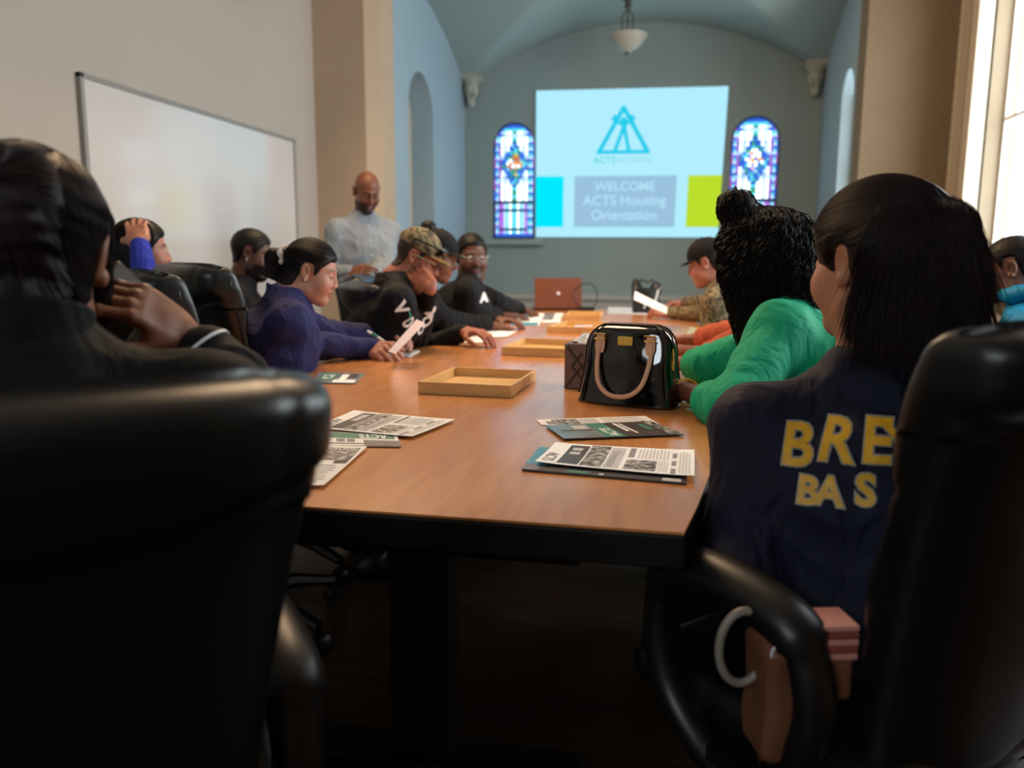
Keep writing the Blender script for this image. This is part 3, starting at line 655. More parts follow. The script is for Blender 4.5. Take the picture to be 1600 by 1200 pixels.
    # --- open eyes
    if eyes == 'open':
        for s in (-1, 1):
            e = MB(); c = np.array([s * .031, .0762, .0025]); n = 18; vv = []; cc = []
            for i in range(n // 2 + 1):
                t = pi * i / (n // 2)
                for k in range(n):
                    a = 2 * pi * k / n; vv.append(c + .0128 * np.array([sin(t) * cos(a), cos(t), sin(t) * sin(a)])); cc.append((.01, .006, .004) if t < .45 else (.62, .58, .52))
            f_ = [(i * n + k, i * n + (k + 1) % n, (i + 1) * n + (k + 1) % n, (i + 1) * n + k) for i in range(n // 2) for k in range(n)]
            e.add(P.H(vv), f_, 0, cc); e.build('eye', eye_m, root, colors=True)
    if earring:
        for s in (-1, 1): e = MB(); e.sphere(P.H((s * .088, -.004, -.03)), .004 * hs); e.build('earring', mat('silver', '#d8d8dc', .2, 1), root)
    return P
HL_Y = [-.12, -.085, -.05, -.035, -.024, .012, .020, .030, .045, .060, .080, .1]; HL_Z = [-.075, -.075, -.060, -.02, .034, .036, -.004, .004, .030, .050, .066, .070]
def shell(P, thick, dz=0., soft=.014, sub=.004):
    """hair offset from the skull, thinning to nothing at the hairline; a field primitive"""
    SK = Field(.018); SK.p = [q for q in P.FHs.p]
    def fn(Q):
        g = Q[..., 2] - np.interp(Q[..., 1], HL_Y, HL_Z) - dz - .006 * wob(Q, 90, 3); g = np.where((Q[..., 1] > .03), g + .10 * np.maximum(np.abs(Q[..., 0]) - .05, 0) * 0, g)
        t = np.clip(g / soft, -.6, 1); t = np.where(t > 0, t * (2 - t), t)
        return SK.eval(Q) - (thick * t + np.where(t < 0, t * sub, 0)) 
    return (fn, np.array([-.12, -.14, -.12]), np.array([.12, .11, .16]), .012, 0)
def short_hair(P, m, thick=.007, front=0, res=.0035, tex=.0010, name='hair', dz=0.):
    """close-cropped hair following the skull"""
    F = Field(.01); F.p.append(shell(P, thick, dz))
    F.cut((0, 0, -.080), (0, 0, -1), .004)
    F.disp(lambda Q: wob(Q, 300, 2) * tex + wob(Q, 700, 5) * tex * .5)
    V, Fq = F.mesh(res); b = MB(); b.add(P.H(V), Fq); return b.build(name, m, P.root, sharp=0)
def hair_surface(P, F, m, res=.004, name='hair', extra=None):
    V, Fq = F.mesh(res); b = MB(); b.add(P.H(V), Fq)
    if extra is not None: extra(b)
    return b.build(name, m, P.root, sharp=0)
def flow(F, starts, dirfn, steps, dl, off=.002, proj=True):
    """march strands over an isosurface; returns (n, steps+1, 3)"""
    p = starts.copy()
    for _ in range(2):
        d = F.eval(p); p = p - F.grad(p) * (d - off)[:, None]
    out = [p.copy()]
    for i in range(steps):
        g = F.grad(p); v = dirfn(p, i / steps); v = v - g * np.clip((v * g).sum(-1, keepdims=True), -9, 0) if not proj else v - g * (v * g).sum(-1, keepdims=True)
        v /= np.linalg.norm(v, axis=-1, keepdims=True) + 1e-9; p = p + v * dl; d = F.eval(p)
        if proj: p = p - F.grad(p) * (d - off)[:, None]
        else: p = p + F.grad(p) * np.maximum(off - d, 0)[:, None]
        out.append(p.copy())
    out = np.stack(out, 1); d = np.abs(F.eval(out[:, ::3]) - off).max(1); L = np.linalg.norm(out[:, -1] - out[:, 0], axis=1)
    return out[((d < .006) | (not proj)) & (L > .25 * min(steps * dl, .08))]
def strands_to(b, paths, r0, n=3, tip=.3, T=None):
    N, S, _ = paths.shape; X = paths if T is None else T(paths.reshape(-1, 3)).reshape(N, S, 3)
    tg = np.gradient(X, axis=1); tg /= np.linalg.norm(tg, axis=-1, keepdims=True) + 1e-12
    ref = np.array([.3, .5, .81]); u = np.cross(tg, ref); u /= np.linalg.norm(u, axis=-1, keepdims=True) + 1e-9; w = np.cross(tg, u)
    rr = (r0 if np.isscalar(r0) else r0[:, None]) * np.interp(np.linspace(0, 1, S), [0, .1, .7, 1], [.7, 1, .85, tip])[None] * np.ones((N, 1))
    vs = np.stack([X + (u * cos(2 * pi * k / n) + w * sin(2 * pi * k / n)) * rr[..., None] for k in range(n)], 2)  # N,S,n,3
    idx = np.arange(N * S * n).reshape(N, S, n); f = np.stack([idx[:, :-1], np.roll(idx[:, :-1], -1, 2), np.roll(idx[:, 1:], -1, 2), idx[:, 1:]], -1).reshape(-1, 4)
    b.add(vs.reshape(-1, 3), f)
def samp_ell(c, r, n, lo=(-1, -1, -1), hi=(1, 1, 1)):
    out = []
    while len(out) < n:
        q = rng.normal(size=(n * 3, 3)); q /= np.linalg.norm(q, axis=1)[:, None]; q = q[((q >= lo) & (q <= hi)).all(1)]; out += list(q)
    return np.array(c) + np.array(out[:n]) * np.array(r)
def letters_on(P_field, s, size, center, right, upv, m, root, name='lettering', off=.002, spacing=None, bold=.0, march=.12):
    """lettering pressed onto a garment; right/up give its plane, projected along -normal"""
    right = nrm(right); upv = np.array(upv, float); upv = nrm(upv - right * right.dot(upv)); nn = np.cross(right, upv)
    v, f = text_mesh(s, size, maxedge=.006 if size < .2 else .01, bold=bold)
    X = np.array(center) + v[:, :1] * right + v[:, 1:2] * upv + nn * march
    for _ in range(40): d = P_field.eval(X) - off; X = X - nn * np.clip(d * .8, -.02, .02)[:, None]
    b = MB(); b.add(X, f); o = b.build(name, m, root, sharp=0, smooth=False); return o
def ray_letter(P, ch, px, py, depth, size, d2, m, bold=.003, off=.002):
    X = np.array([atD(px, py, depth)]); dr = nrm(X[0] - CAM)
    for _ in range(80): X = X + dr * np.clip(P.G.eval(X)[:, None] * .8, -.03, .03)
    n = P.G.grad(X, .012)[0]; rg = _r * d2[0] + _u * d2[1]; rg = nrm(rg - n * rg.dot(n)); letters_on(P.G, ch, size, X[0], rg, np.cross(n, rg), m, P.root, off=off, bold=bold, march=.03)
def glasses(P, m, temple=None, lensc=False, dz=0., r=.021):
    b = MB(); 
    for s in (-1, 1):
        b.tube(P.H([(s * .031 + r * cos(a), .1015 - .12 * (abs(r * cos(a) + s * .031)) ** 1 * .25, dz + .003 + r * .72 * sin(a)) for a in np.linspace(0, 2 * pi, 25)[:-1]]), .0014 * P.hs, 6, closed=True)
    b.tube(P.H([(-.010, .1, dz + .006), (0, .104, dz + .009), (.010, .1, dz + .006)]), .0014 * P.hs, 6)
    o = b.build('glasses_frame', m, P.root)
    for s in (-1, 1):
        b = MB(); b.tube(P.H([(s * .053, .098, dz + .008), (s * .070, .085, dz + .012), (s * .082, .0, dz + .012), (s * .083, -.015, dz + .006)]), .0022 * P.hs, 6); b.build('glasses_temple', temple or m, P.root)

# ---------------------------------------------------------------- chairs
leather = mat('black_leather', '#080d0f', .33, bump=(420, .10), kind='voronoi', spec=.5, coat=.12, coatr=.3)
plast = mat('black_plastic', '#0d0d0e', .4)
def chair_proto(label, loc, yaw):
    t = thing('conference_chair', label, 'chair', (0, 0, 0), 0, 'black leather conference chairs')
    n, mrows = 96, 84; Z0, Z1 = .40, 1.035
    th = np.linspace(0, 2 * pi, n, endpoint=False); V = np.zeros((mrows, n, 3))
    for i, v in enumerate(np.linspace(0, 1, mrows)):
        vv = 1 - (1 - v) ** 1.35 if v > .0 else 0; vv = v
        w = .190 + .072 * min(1, vv / .9) ** 1.3; tk = .040 + .018 * np.exp(-((vv - .88) / .13) ** 2)
        e = 1.
        if vv > .95: q = (vv - .95) / .05; e = sqrt(max(1 - q * q, 0)); w -= .016 * (1 - e)
        if vv < .05: q = 1 - vv / .05; e = sqrt(max(1 - q * q, .02)); w -= .02 * (1 - e)
        z = Z0 + (Z1 - Z0) * vv; yc = -.185 - .125 * vv ** 1.3
        for k, a in enumerate(th):
            c, s = cos(a), sin(a); x = w * np.sign(c) * abs(c) ** .30; y = tk * e * np.sign(s) * abs(s) ** .6; u = x / w
            if s < 0:                      # rear: a rolled head section above a curved seam
                vs = .775 + .085 * u * u; d = (vv - vs) / .02; y += -.022 * e / (1 + np.exp(-np.clip(d * 1.6, -30, 30))) + .012 * np.exp(-(d / .8) ** 2)
                y += .004 * np.exp(-((abs(u) - .80 - .02 * sin(vv * 40)) / .03) ** 2) * (vv > vs)
            else:
                y += .008 * sin(vv * pi * 3.2) ** 2 * e - .006 * np.exp(-((vv - .36) / .012) ** 2) - .006 * np.exp(-((vv - .68) / .012) ** 2)
            V[i, k] = (x, yc + y + .050 * abs(u) ** 2.4, z - .012 * vv * (1 - u * u) * 0 - .012 * (abs(u) > .0) * abs(u) ** 6 * (vv > .8))
    b = MB(); b.grid(V, wrap=True, capends=True); b.build('backrest', leather, t, sharp=0)
    b = MB(); b.tube(spline([(x, -.185 - .125 * v ** 1.3 + .05 * abs(x / w_) ** 2.4 - .0, Z0 + (Z1 - Z0) * v) for v, w_, x in [(q, .190 + .072 * (q / .9 if q < .9 else 1) ** 1.3, (.188 + .072 * (q / .9 if q < .9 else 1) ** 1.3)) for q in np.linspace(.06, .92, 9)]], 5), .0045, 6)
    b.build('piping', leather, t)
    F = Field(.03); F.box((0, .03, .42), (.25, .25, .045), .04); F.ell((0, .02, .445), (.23, .22, .04), .04); F.disp(lambda P: .004 * np.exp(-(P[..., 1] - .08) ** 2 / .0003)); V, Fq = F.mesh(.012); b = MB(); b.add(V, Fq); b.build('seat', leather, t, sharp=0)
    for s in (-1, 1):
        path = spline([(s * .268, -.10, .610), (s * .272, -.04, .640), (s * .274, .07, .648), (s * .272, .145, .615), (s * .270, .17, .53), (s * .267, .14, .43), (s * .262, .05, .365), (s * .258, -.03, .365), (s * .262, -.09, .43), (s * .265, -.125, .52)], 6, closed=True)
        rr = [.034 if p[2] > .6 else .026 for p in path]; b = MB(); b.tube(path, rr, 12, closed=True, flat=((s, 0, 0), 1.25)); b.build('armrest', plast, t, sharp=0)
    b = MB(); b.lathe([(0, .40), (.10, .40), (.10, .37), (.03, .36), (.028, .20), (.035, .19), (.035, .10), (0, .10)], (0, 0, 0), 20); b.box((0, 0, .385), (.29, .04, .012)); b.box((0, -.14, .40), (.05, .12, .012)); b.build('column', plast, t)
    b = MB()
    for k in range(5):
        a = 2 * pi * k / 5 + .3; d = np.array([cos(a), sin(a), 0]); b.tube([d * .02 + [0, 0, .12], d * .15 + [0, 0, .11], d * .29 + [0, 0, .075]], [.03, .024, .016], 8)
    bs = b.build('base', plast, t)
    for k in range(5):
        a = 2 * pi * k / 5 + .3; c = (cos(a) * .29, sin(a) * .29, .03); b = MB(); M = rz(a) @ rx(pi / 2)
        b.lathe([(0, -.022), (.026, -.022), (.03, -.015), (.03, .015), (.026, .022), (0, .022)], c, 16, R=M); b.tube([(c[0], c[1], .03), (c[0], c[1], .07)], .008, 8); b.build('caster', plast, t).parent = bs
    t.location = loc; t.rotation_euler = (0, 0, yaw); t['_o'] = tuple(map(float, loc)); t['_a'] = float(yaw)
    return t
q_ = atD(486, 580, .74); a_ = radians(43); s0 = q_ - np.array([cos(a_), sin(a_), 0]) * .25 + np.array([-sin(a_), cos(a_), 0]) * .27
chr0 = chair_proto('large black leather chair back filling the lower left corner', (s0[0], s0[1], 0), a_)
cg = 'black leather conference chairs'
def chair(x, y, deg, label, dz=0):
    c = copy_tree(chr0, (x, y, 0), radians(deg), label, cg); c.scale = (1, 1, 1 + dz); return c
chair(.318, 1.30, 42, 'black leather chair at the lower right with its looped armrest showing', .03)
chair(-1.23, 2.10, -36, 'black leather chair beyond the nearest left head, its brown-lit top edge slanting', .06)
chair(-1.36, 2.60, -40, 'black leather chair behind the woman in the purple jacket', .07)
chair(-1.05, 3.42, -50, 'black leather chair behind the man in the camouflage cap', -.01)
chair(-1.32, 4.02, -75, 'black leather chair of the person in black beyond the camouflage cap', 0)
chair(-1.32, 4.76, -80, 'black leather chair of the large man with glasses', 0)
chair(-2.32, 2.62, -50, 'black leather chair of the woman in bright blue by the whiteboard', .02)
chair(-2.38, 3.60, -62, 'black leather chair of the man in black under the whiteboard', .04)
chair(.62, 2.02, 72, 'black leather chair of the woman in the green sweater')
chair(.60, 2.85, 78, 'black leather chair of the woman in the salmon top')
chair(.72, 4.35, 80, 'black leather chair of the person in the black brimmed hat')
chair(1.42, 2.86, 62, 'black leather chair of the boy in the turquoise jacket')

# ---------------------------------------------------------------- the people
black_hair = hair_mat('black_hair', '#120d0c'); brown_hair = hair_mat('dark_brown_hair', '#1c1110'); curl_hair = hair_mat('curly_black_hair', '#0c0909', .55)
def cap_field(P, bulk=.012, face=True, low=-.06, extra=None, ear=True, dz=0., soft=.014):
    F = Field(.02); F.p.append(shell(P, bulk, dz, soft))
    if extra: extra(F)
    if low is not None: F.cut((0, 0, min(low, -.078)), (0, -.1, -1), .01)
    return F
def grav(P): return (np.array([0, 0, -1.]) @ P.RH)

# 1. woman with the phone, nearest on the left
h1 = atD(40, 403, .95)
wr = atD(288, 525, 1.10)
p1 = person('person in black jacket holding a phone, nearest head at the left edge', (s0[0] - .02, s0[1] - .02, .50), 36, h1, 38, -8, nbo=(.05, .105), skin='#8a5a44', hands=[None, dict(w=wr, el=atD(362, 600, 1.1), d=atD(205, 468, 1.04) - wr, n=(-.55, .45, -.7), curl=(.55, .6, .65, .7), thumb=.2, s=.92)],
            top='#070809', topname='jacket', fat=.12, sw=.19, collar=.07, res=.003, sleeve=.82)
def ex1(F):
    F.ell((.030, .02, .045), (.060, .085, .075), .02); F.cap((.074, .045, .05), (.080, .04, -.055), .020, .010, .02); F.ell((-.01, -.085, .065), (.052, .030, .045), .02)
    F.ell((.094, -.028, -.018), (.032, .028, .034), .008, 1)
F = cap_field(p1, .014, extra=ex1, low=-.085); F.disp(lambda Q: .0008 * np.sin(Q[..., 2] * 200 + 60 * Q[..., 0] + 5 * wob(Q, 30, 2)))
def s1(b):
    st = samp_ell((0, -.015, .036), (.09, .11, .1), 3600, (-1, -1, -.95), (1, .55, 1)); tgt = np.array([-.01, -.10, .07])
    sel = st[:, 0] > .045; pa = flow(F, st[~sel], lambda p, t: (tgt - p) / (np.linalg.norm(tgt - p, axis=1, keepdims=True) + .01) + wob(p, 60)[:, None] * .12, 20, .0068, .0012); strands_to(b, pa, .0008, T=p1.H)
    pb = flow(F, st[sel], lambda p, t: grav(p1)[None] + np.array([.1, .15, 0]) + wob(p, 40)[:, None] * .12, 14, .0075, .0015); strands_to(b, pb, .0008, T=p1.H)
hair_surface(p1, F, brown_hair, .004, 'hair', s1)
b = MB(); b.tube([p1.H((-.082, -.072, .050)), p1.H((-.045, -.102, .050)), p1.H((-.005, -.112, .047)), p1.H((.035, -.106, .040))], .004, 8, flat=((0, 0, 1), 1.6)); b.build('hair_band', mat('bronze_hair_band', '#4a3826', .45), p1.root)
# phone
R_ = p1.arms[1]; d = nrm(atD(205, 468, 1.04) - wr)
ph = thing('phone', 'black phone in the hand of the nearest person at the left', 'phone', wr + d * .10)
n_ = nrm([-.55, .45, -.7]); n_ = nrm(n_ - d * n_.dot(d)); y_ = np.cross(-n_, d); Mp = np.array([nrm(y_ + .25 * d), np.cross(nrm(n_), nrm(y_ + .25 * d)), n_]).T
F_ = Field(.004); F_.box(wr + d * .088 + n_ * .028, (.072, .036, .0045), .004, R=Mp); V, Fq = F_.mesh(.0022); b = MB(); b.add(V, Fq); b.build('phone_case', plast, ph, sharp=30)
b = MB(); b.box(wr + d * .088 + n_ * .0332, (.066, .031, .0006), R=Mp); b.build('phone_screen', mat('phone_glass', '#0a0c10', .08), ph, smooth=False)
# cuff
a0, e0, w0 = p1.arms[1]; q = e0 + (w0 - e0) * .62
b = MB(); b.tube([q - (w0 - e0) * .012, q + (w0 - e0) * .03], [.047, .0465], 24); b.build('cuff', mat('white_cuff', '#dfe3e2', .6), p1.root)

# 2. woman in bright blue by the whiteboard
h = atD(222, 393, 3.1); wr = atD(217, 379, 2.93)
p2 = person('woman in bright blue top with a hand raised to her black hair', (-2.2, 2.66, .52), -46, h, -50, -2, skin='#a8705a', hs=.96, hands=[None, dict(w=wr, el=atD(228, 450, 2.86), d=atD(211, 345, 3.0) - wr, n=(-.35, .9, -.25), curl=(.25, .25, .28, .3), thumb=.4)], top='#24349c', topname='blouse', sleeve=1, eyes='open', flush='#b06050', sleeve_r=.9, earring=False)
def ex2(F): F.cap((0, -.07, 0), (-.0, -.075, -.17), .075, .06, .03); F.cap((.06, -.03, -.02), (.06, -.04, -.15), .03, .025, .03)
F = cap_field(p2, .015, extra=ex2, low=None)
hair_surface(p2, F, black_hair, .005, 'hair', lambda b: strands_to(b, flow(F, samp_ell((0, -.02, .04), (.09, .11, .1), 500, (-1, -1, -1), (1, .4, 1)), lambda p, t: grav(p2)[None] + (p * [1, 1, 0]) * 3, 16, .011, .0015), .001, T=p2.H))

# 3. man in black under the whiteboard
h = atD(394, 397, 4.0)
p3 = person('man in black with short hair and an ear stud, seated under the whiteboard', (-2.2, 3.62, .52), -66, h, -72, -14, nbo=(.06, .13), skin='#5a3424', male=True, fat=.15, top='#0d0d10', topname='shirt', beard='#150c0a', hands=[dict(w=h + [.30, .30, -.42], d=(.9, .3, -.2), n=(0, 0, -1)), dict(w=h + [.36, .02, -.42], d=(.9, .3, -.2), n=(0, 0, -1))], collar=.03, earring=True, lip='#5a302c', eyes='down')
short_hair(p3, black_hair, .008, res=.004, dz=.008)

# 4. woman in the purple jacket
h4 = atD(487, 425, 2.74); wr = onZ(584, 545, .785); wl = onZ(614, 529, .80)
p4 = person('woman in a purple-blue jacket with a black ponytail, reading a sheet held over the table', (-1.43, 2.46, .52), -58, h4, -74, -16, 0, nbo=(.085, .085), skin='#b5806a', hands=[dict(w=wl, el=onZ(520, 524, .83), d=(.75, -.35, -.05), n=(-.2, -.75, -.6), curl=(.9, 1., 1.05, 1.1), thumb=.6), dict(w=wr, el=onZ(468, 540, .815), d=onZ(622, 548, .80) - wr, n=(-.15, .75, -.65), curl=(.75, .7, .7, .7), thumb=.5)],
            top='#282955', topname='jacket', fat=.16, sw=.175, flush='#c07060', lip='#9a5450', res=.0028, cres=.006, wrinkle=1.5, sleeve_r=1.12, collar=.03, earring=True, gar_fat=.05, hs=.88)
def ex4(F): F.cap((0, -.115, .03), (0, -.150, .015), .026, .036, .015); F.cap((0, -.140, .01), (.01, -.138, -.07), .034, .036, .02); F.cap((.01, -.138, -.07), (.01, -.12, -.135), .034, .014, .02)
F = cap_field(p4, .011, extra=ex4, low=-.055); tgt4 = np.array([0, -.125, .03])
def s4(b):
    st = samp_ell((0, -.015, .036), (.087, .106, .096), 1300, (-1, -.8, -.55), (1, .9, 1)); st = st[F.eval(st) < .012]
    strands_to(b, flow(F, st, lambda p, t: (tgt4 - p) / (np.linalg.norm(tgt4 - p, axis=1, keepdims=True) + .01), 16, .0085, .0012), .0007, T=p4.H)
    st = np.array([0, -.14, .01]) + rng.normal(size=(500, 3)) * [.03, .025, .02]; strands_to(b, flow(F, st, lambda p, t: grav(p4)[None] * 1. + wob(p, 50)[:, None] * .25, 18, .010, .001), .0009, T=p4.H)
hair_surface(p4, F, black_hair, .0035, 'hair', s4)
b = MB(); b.tube([p4.H((.034 * cos(a), -.122 - .006 * sin(3 * a), .030 + .034 * sin(a))) for a in np.linspace(0, 2 * pi, 40)[:-1]], [.009 + .003 * sin(7 * a) for a in np.linspace(0, 2 * pi, 40)[:-1]], 8, closed=True); b.build('scrunchie', mat('white_scrunchie', '#d8d4d0', .8), p4.root)
# jacket lapel / collar flap
b = MB(); c0 = p4.nb
rows = []
for t_ in np.linspace(0, 1, 8):
    row = []
    for a in np.linspace(-2.4, 2.4, 40): row.append(c0 + rz(radians(-58)) @ np.array([sin(a) * (.062 + .035 * t_), cos(a) * (.070 + .035 * t_) * -1 * -1, .020 - .050 * t_ - .05 * (cos(a) > 0) * cos(a) * t_ - .02 * cos(a)]))
    rows.append(row)
b.grid(rows); o = b.build('collar', p4.topm, p4.root); md = o.modifiers.new('thick', 'SOLIDIFY'); md.thickness = .008

# 5. man in the camouflage cap
h5 = atD(652, 404, 3.28); wr = atD(671, 452, 3.16); el = onZ(652, 524, .80)
p5 = person('man in a camouflage cap and black printed sweatshirt resting his cheek on his hand', (-1.32, 3.18, .52), -60, h5, nbo=(.105, .095), hyaw=-84, hpitch=-24, hroll=-6, skin='#a05f48', male=True, hands=[dict(w=h5 + [.10, .25, -.30], d=(.8, -.3, 0), n=(0, 0, -1), el=None) and dict(w=h5 + [.16, .16, -.31], d=(.8, -.4, 0), n=(0, 0, -1)), dict(w=wr, el=el, d=atD(640, 412, 3.235) - wr, n=(-.25, .93, .1), curl=(.14, .16, .2, .26), thumb=.15, spread=.03, s=1.08)],
            top='#0c0c0e', topname='sweatshirt', sw=.185, flush='#b05a44', res=.003, cres=.006, hs=.9, brow='#3a2a20', beard='#6a4030', beardkind='chin', wrinkle=1.2, sleeve_r=1.08)
short_hair(p5, hair_mat('short_brown_hair', '#3a2a22'), .004, res=.004)
def cap_hat(P, m, mb, name='cap', brim=.075, up=.0, trim=None, bulk=.011, beanie=False, yawl=0, tilt=-.12):
    Rl = rz(radians(yawl)); F = Field(.015); F.ell((0, -.012, .052), (.076 + bulk, .094 + bulk, .078 + bulk)); F.cut((0, .0, .040 + up), nrm((0, tilt, -1)), .004)
    V, Fq = F.mesh(.0032); b = MB(); b.add(P.H(V @ Rl.T), Fq); b.sphere(P.H((0, -.012, .052 + .078 + bulk)), .006 * P.hs, n=10); o = b.build(name, m, P.root, sharp=40)
    b = MB(); rows = []
    for t in np.linspace(0, 1, 10):
        row = []
        for a in np.linspace(-1.25, 1.25, 28):
            q = np.array([sin(a) * (.082 + .004 * t), cos(a) * .098 - .008, .046 + up]); L = brim * max(cos(a), 0) ** .75 * t
            q += [0, L, -L * .22 - .16 * (abs(sin(a)) ** 2) * L]; row.append(P.H(Rl @ q))
        rows.append(row)
    b.grid(rows); o2 = b.build('cap_brim', mb, P.root); md = o2.modifiers.new('thick', 'SOLIDIFY'); md.thickness = .003; md.offset = 0
    if trim:
        for tt in (.55, .8): b = MB(); b.tube([P.H(Rl @ (np.array([sin(a) * .084, cos(a) * .098 - .008, .0485 + up]) + np.array([0, 1, -.22 - .16 * sin(a) ** 2]) * (brim * max(cos(a), 0) ** .75 * tt))) for a in np.linspace(-.9, .9, 24)], .0018, 5); b.build('brim_trim', trim, P.root)
    return o
camo = mat('camouflage_cloth', '#5a5040', .85); t_ = camo.node_tree; vn = t_.nodes.new('ShaderNodeTexNoise'); vn.inputs['Scale'].default_value = 34; vn.inputs['Detail'].default_value = 3
tc_ = t_.nodes.new('ShaderNodeTexCoord'); t_.links.new(tc_.outputs['Object'], vn.inputs[0]); cr = t_.nodes.new('ShaderNodeValToRGB'); cr.color_ramp.interpolation = 'CONSTANT'
for pos, c in ((0, '#3a3226'), (.44, '#6b5c42'), (.52, '#8a7a58'), (.60, '#4c5038')):
    e_ = cr.color_ramp.elements[0] if pos == 0 else cr.color_ramp.elements.new(pos); e_.position = pos; e_.color = lin(c) + (1,)
cr.color_ramp.elements.remove(cr.color_ramp.elements[-1]); t_.links.new(vn.outputs[0], cr.inputs[0]); t_.links.new(cr.outputs[0], t_.nodes['Principled BSDF'].inputs['Base Color'])
cap_hat(p5, camo, camo, trim=mat('amber_trim', '#b8862c', .6), brim=.07, up=-.002)
glasses(p5, mat('dark_frame', '#16181a', .3), temple=mat('pale_green_temple', '#a9bda0', .4), dz=-.002)
b = MB()   # sunglasses pushed up on the cap
for s in (-1, 1): b.sphere(p5.H((s * .034, .102, .072)), (.028, .012, .019), n=18, R=p5.RH)
sg = b.build('sunglasses_lens', mat('black_gloss', '#08090b', .06), p5.root)
b = MB(); b.tube(spline([p5.H(q) for q in [(-.098, -.03, .075), (-.092, .04, .075), (-.06, .09, .075), (0, .112, .08), (.06, .09, .075), (.092, .04, .075), (.098, -.03, .075)]], 5), .003, 6); sg.parent = b.build('sunglasses_frame', MATS['black_gloss'], p5.root)
white_print = mat('white_print', '#e4e2de', .6)
# letters: down the upper arm and up the forearm
vw = nrm(CAM - p5.arms[1][1])
for ch, px, py, d2 in (('V', 626, 482, (.45, -.9)), ('O', 637, 503, (.45, -.9)), ('C', 658, 515, (.62, .78)), ('O', 667, 502, (.62, .78)), ('M', 676, 488, (.62, .78))): ray_letter(p5, ch, px, py, 2.9, .070, d2, white_print)
letters_on(p5.G, ')', .06, p5.nb + p5.f * .05 + np.array([.03, -.02, -.13]), np.cross(np.array([0, 0, 1.]), vw), (0, 0, 1), mat('teal_print', '#2a9c98', .6), p5.root)

# 6. person in black beyond him
h = atD(683, 402, 4.0)
p6 = person('person in black with a dark cap and hair knot, half hidden beyond the camouflage cap', (-1.36, 3.98, .52), -80, h, -84, -16, nbo=(.09, .10), skin='#70442f', top='#0b0b0d', topname='sweater', fat=.2, hands=[dict(w=h + [.25, .28, -.33], d=(.9, -.2, 0), n=(0, 0, -1)), dict(w=onZ(764, 507, .785), el=onZ(700, 503, .81), d=onZ(800, 512, .765) - onZ(764, 507, .785), n=(.1, .1, -1), curl=(.2, .25, .3, .35))], sw=.18, sleeve_r=1.15)
def ex6(F): F.ell((0, -.08, .125), (.042, .042, .042), .01); F.cap((0, -.07, 0), (0, -.085, -.10), .06, .05, .02)
F = cap_field(p6, .012, extra=ex6, low=None); hair_surface(p6, F, black_hair, .006)
cap_hat(p6, cloth('black_cap_cloth', '#0c0c0e'), MATS['black_cap_cloth'], brim=.06)
b = MB(); b.tube([p6.H((.002, .108, -.012)), p6.H((.01, .118, -.02)), p6.H((.03, .11, -.012))], .004, 6); b.build('glasses_bridge', mat('red_frame', '#803038', .4), p6.root)

# 7. large man with glasses
h = atD(737, 401, 4.6)
p7 = person('large man in a black jacket and round glasses looking towards the camera', (-1.36, 4.68, .52), -78, h, -150, -8, nbo=(.01, .10), skin='#5e3a2a', male=True, fat=.38, hs=1.06, top='#0c0d0f', topname='jacket', eyes='open', lip='#6a403a', beard='#2a1a14', beardkind='goatee', hands=[dict(w=onZ(818, 484, .79), el=onZ(775, 470, .87), d=(.6, -.6, -.1), n=(0, 0, -1), curl=(.2, .25, .3, .35)), dict(w=onZ(785, 493, .785), el=onZ(735, 487, .82), d=(.85, .2, 0), n=(0, .1, -1), curl=(.3, .35, .4, .4))], sw=.20, sleeve_r=1.08, sleeve=.95)
short_hair(p7, black_hair, .010, res=.005, dz=.010)
glasses(p7, mat('thin_steel_frame', '#b0a89c', .25, .9))
G7 = p7.G; b = MB(); q = atD(755, 468, 4.2); 
letters_on(p7.G, 'A', .06, atD(757, 470, 4.35), np.cross(np.array([0, 0, 1.]), nrm(CAM - h)) * 1., (0.2, 0, 1), white_print, p7.root, name='chest_print', bold=.004)

# 8. standing bald man
h = atD(573, 299, 5.05)
wA = h + np.array([.20, -.22, -.52])
p8 = person('bald bearded man standing in a pale blue-grey shirt beside the whiteboard end', (h[0] - .05, h[1] + .06, .93), -140, h, -138, -30, nbo=(.07, .135), shd=.105, skin='#6a3e2a', male=True, top='#7f878e', topname='shirt', legs='stand', trousers='#2a2a30', beard='#1c120e', fat=.12, sw=.18, hands=[dict(w=h + [.10, -.24, -.52], d=(-.8, -.3, .0), n=(.2, .6, -.5), curl=(.4,) * 4), dict(w=h + [-.02, -.23, -.50], d=(.85, -.3, .05), n=(0, .8, -.5), curl=(.35, .4, .5, .5))], sleeve_r=1.15, collar=.03, wrinkle=1.4)
for k_ in range(4):
    q = p8.nb + p8.f * .3 - np.array([0, 0, .08 + .09 * k_]); X = np.array([q])
    for _ in range(60): X = X - p8.f * np.clip(p8.G.eval(X)[:, None] * .7, -.02, .02)
    b = MB(); b.sphere(X[0], .006, n=8); b.build('button', MATS['white_cuff'], p8.root)

# 9. far right: black brimmed hat
h = atD(1104, 412, 4.15); wr = onZ(1075, 480, .80); wl = onZ(1068, 474, .83)
p9 = person('person in black brimmed hat and tan camouflage jacket reading papers', (.60, 4.32, .52), 74, h, 76, -18, nbo=(.08, .11), skin='#a86e5c', top='#8a7a5a', topname='jacket', topmat=camo, flush='#b06858', hands=[dict(w=onZ(1046, 489, .79), el=onZ(1098, 490, .80), d=(-.95, .2, .1), n=(0, .5, -.8), curl=(.6, .65, .7, .75)), dict(w=wl, el=onZ(1120, 470, .88), d=(-.85, -.3, .0), n=(0, -.2, -1), curl=(.6, .6, .6, .6))], sw=.165, hs=.96)
short_hair(p9, brown_hair, .008, res=.006)
cap_hat(p9, MATS['black_cap_cloth'], MATS['black_cap_cloth'], brim=.05, name='hat', up=-.005)

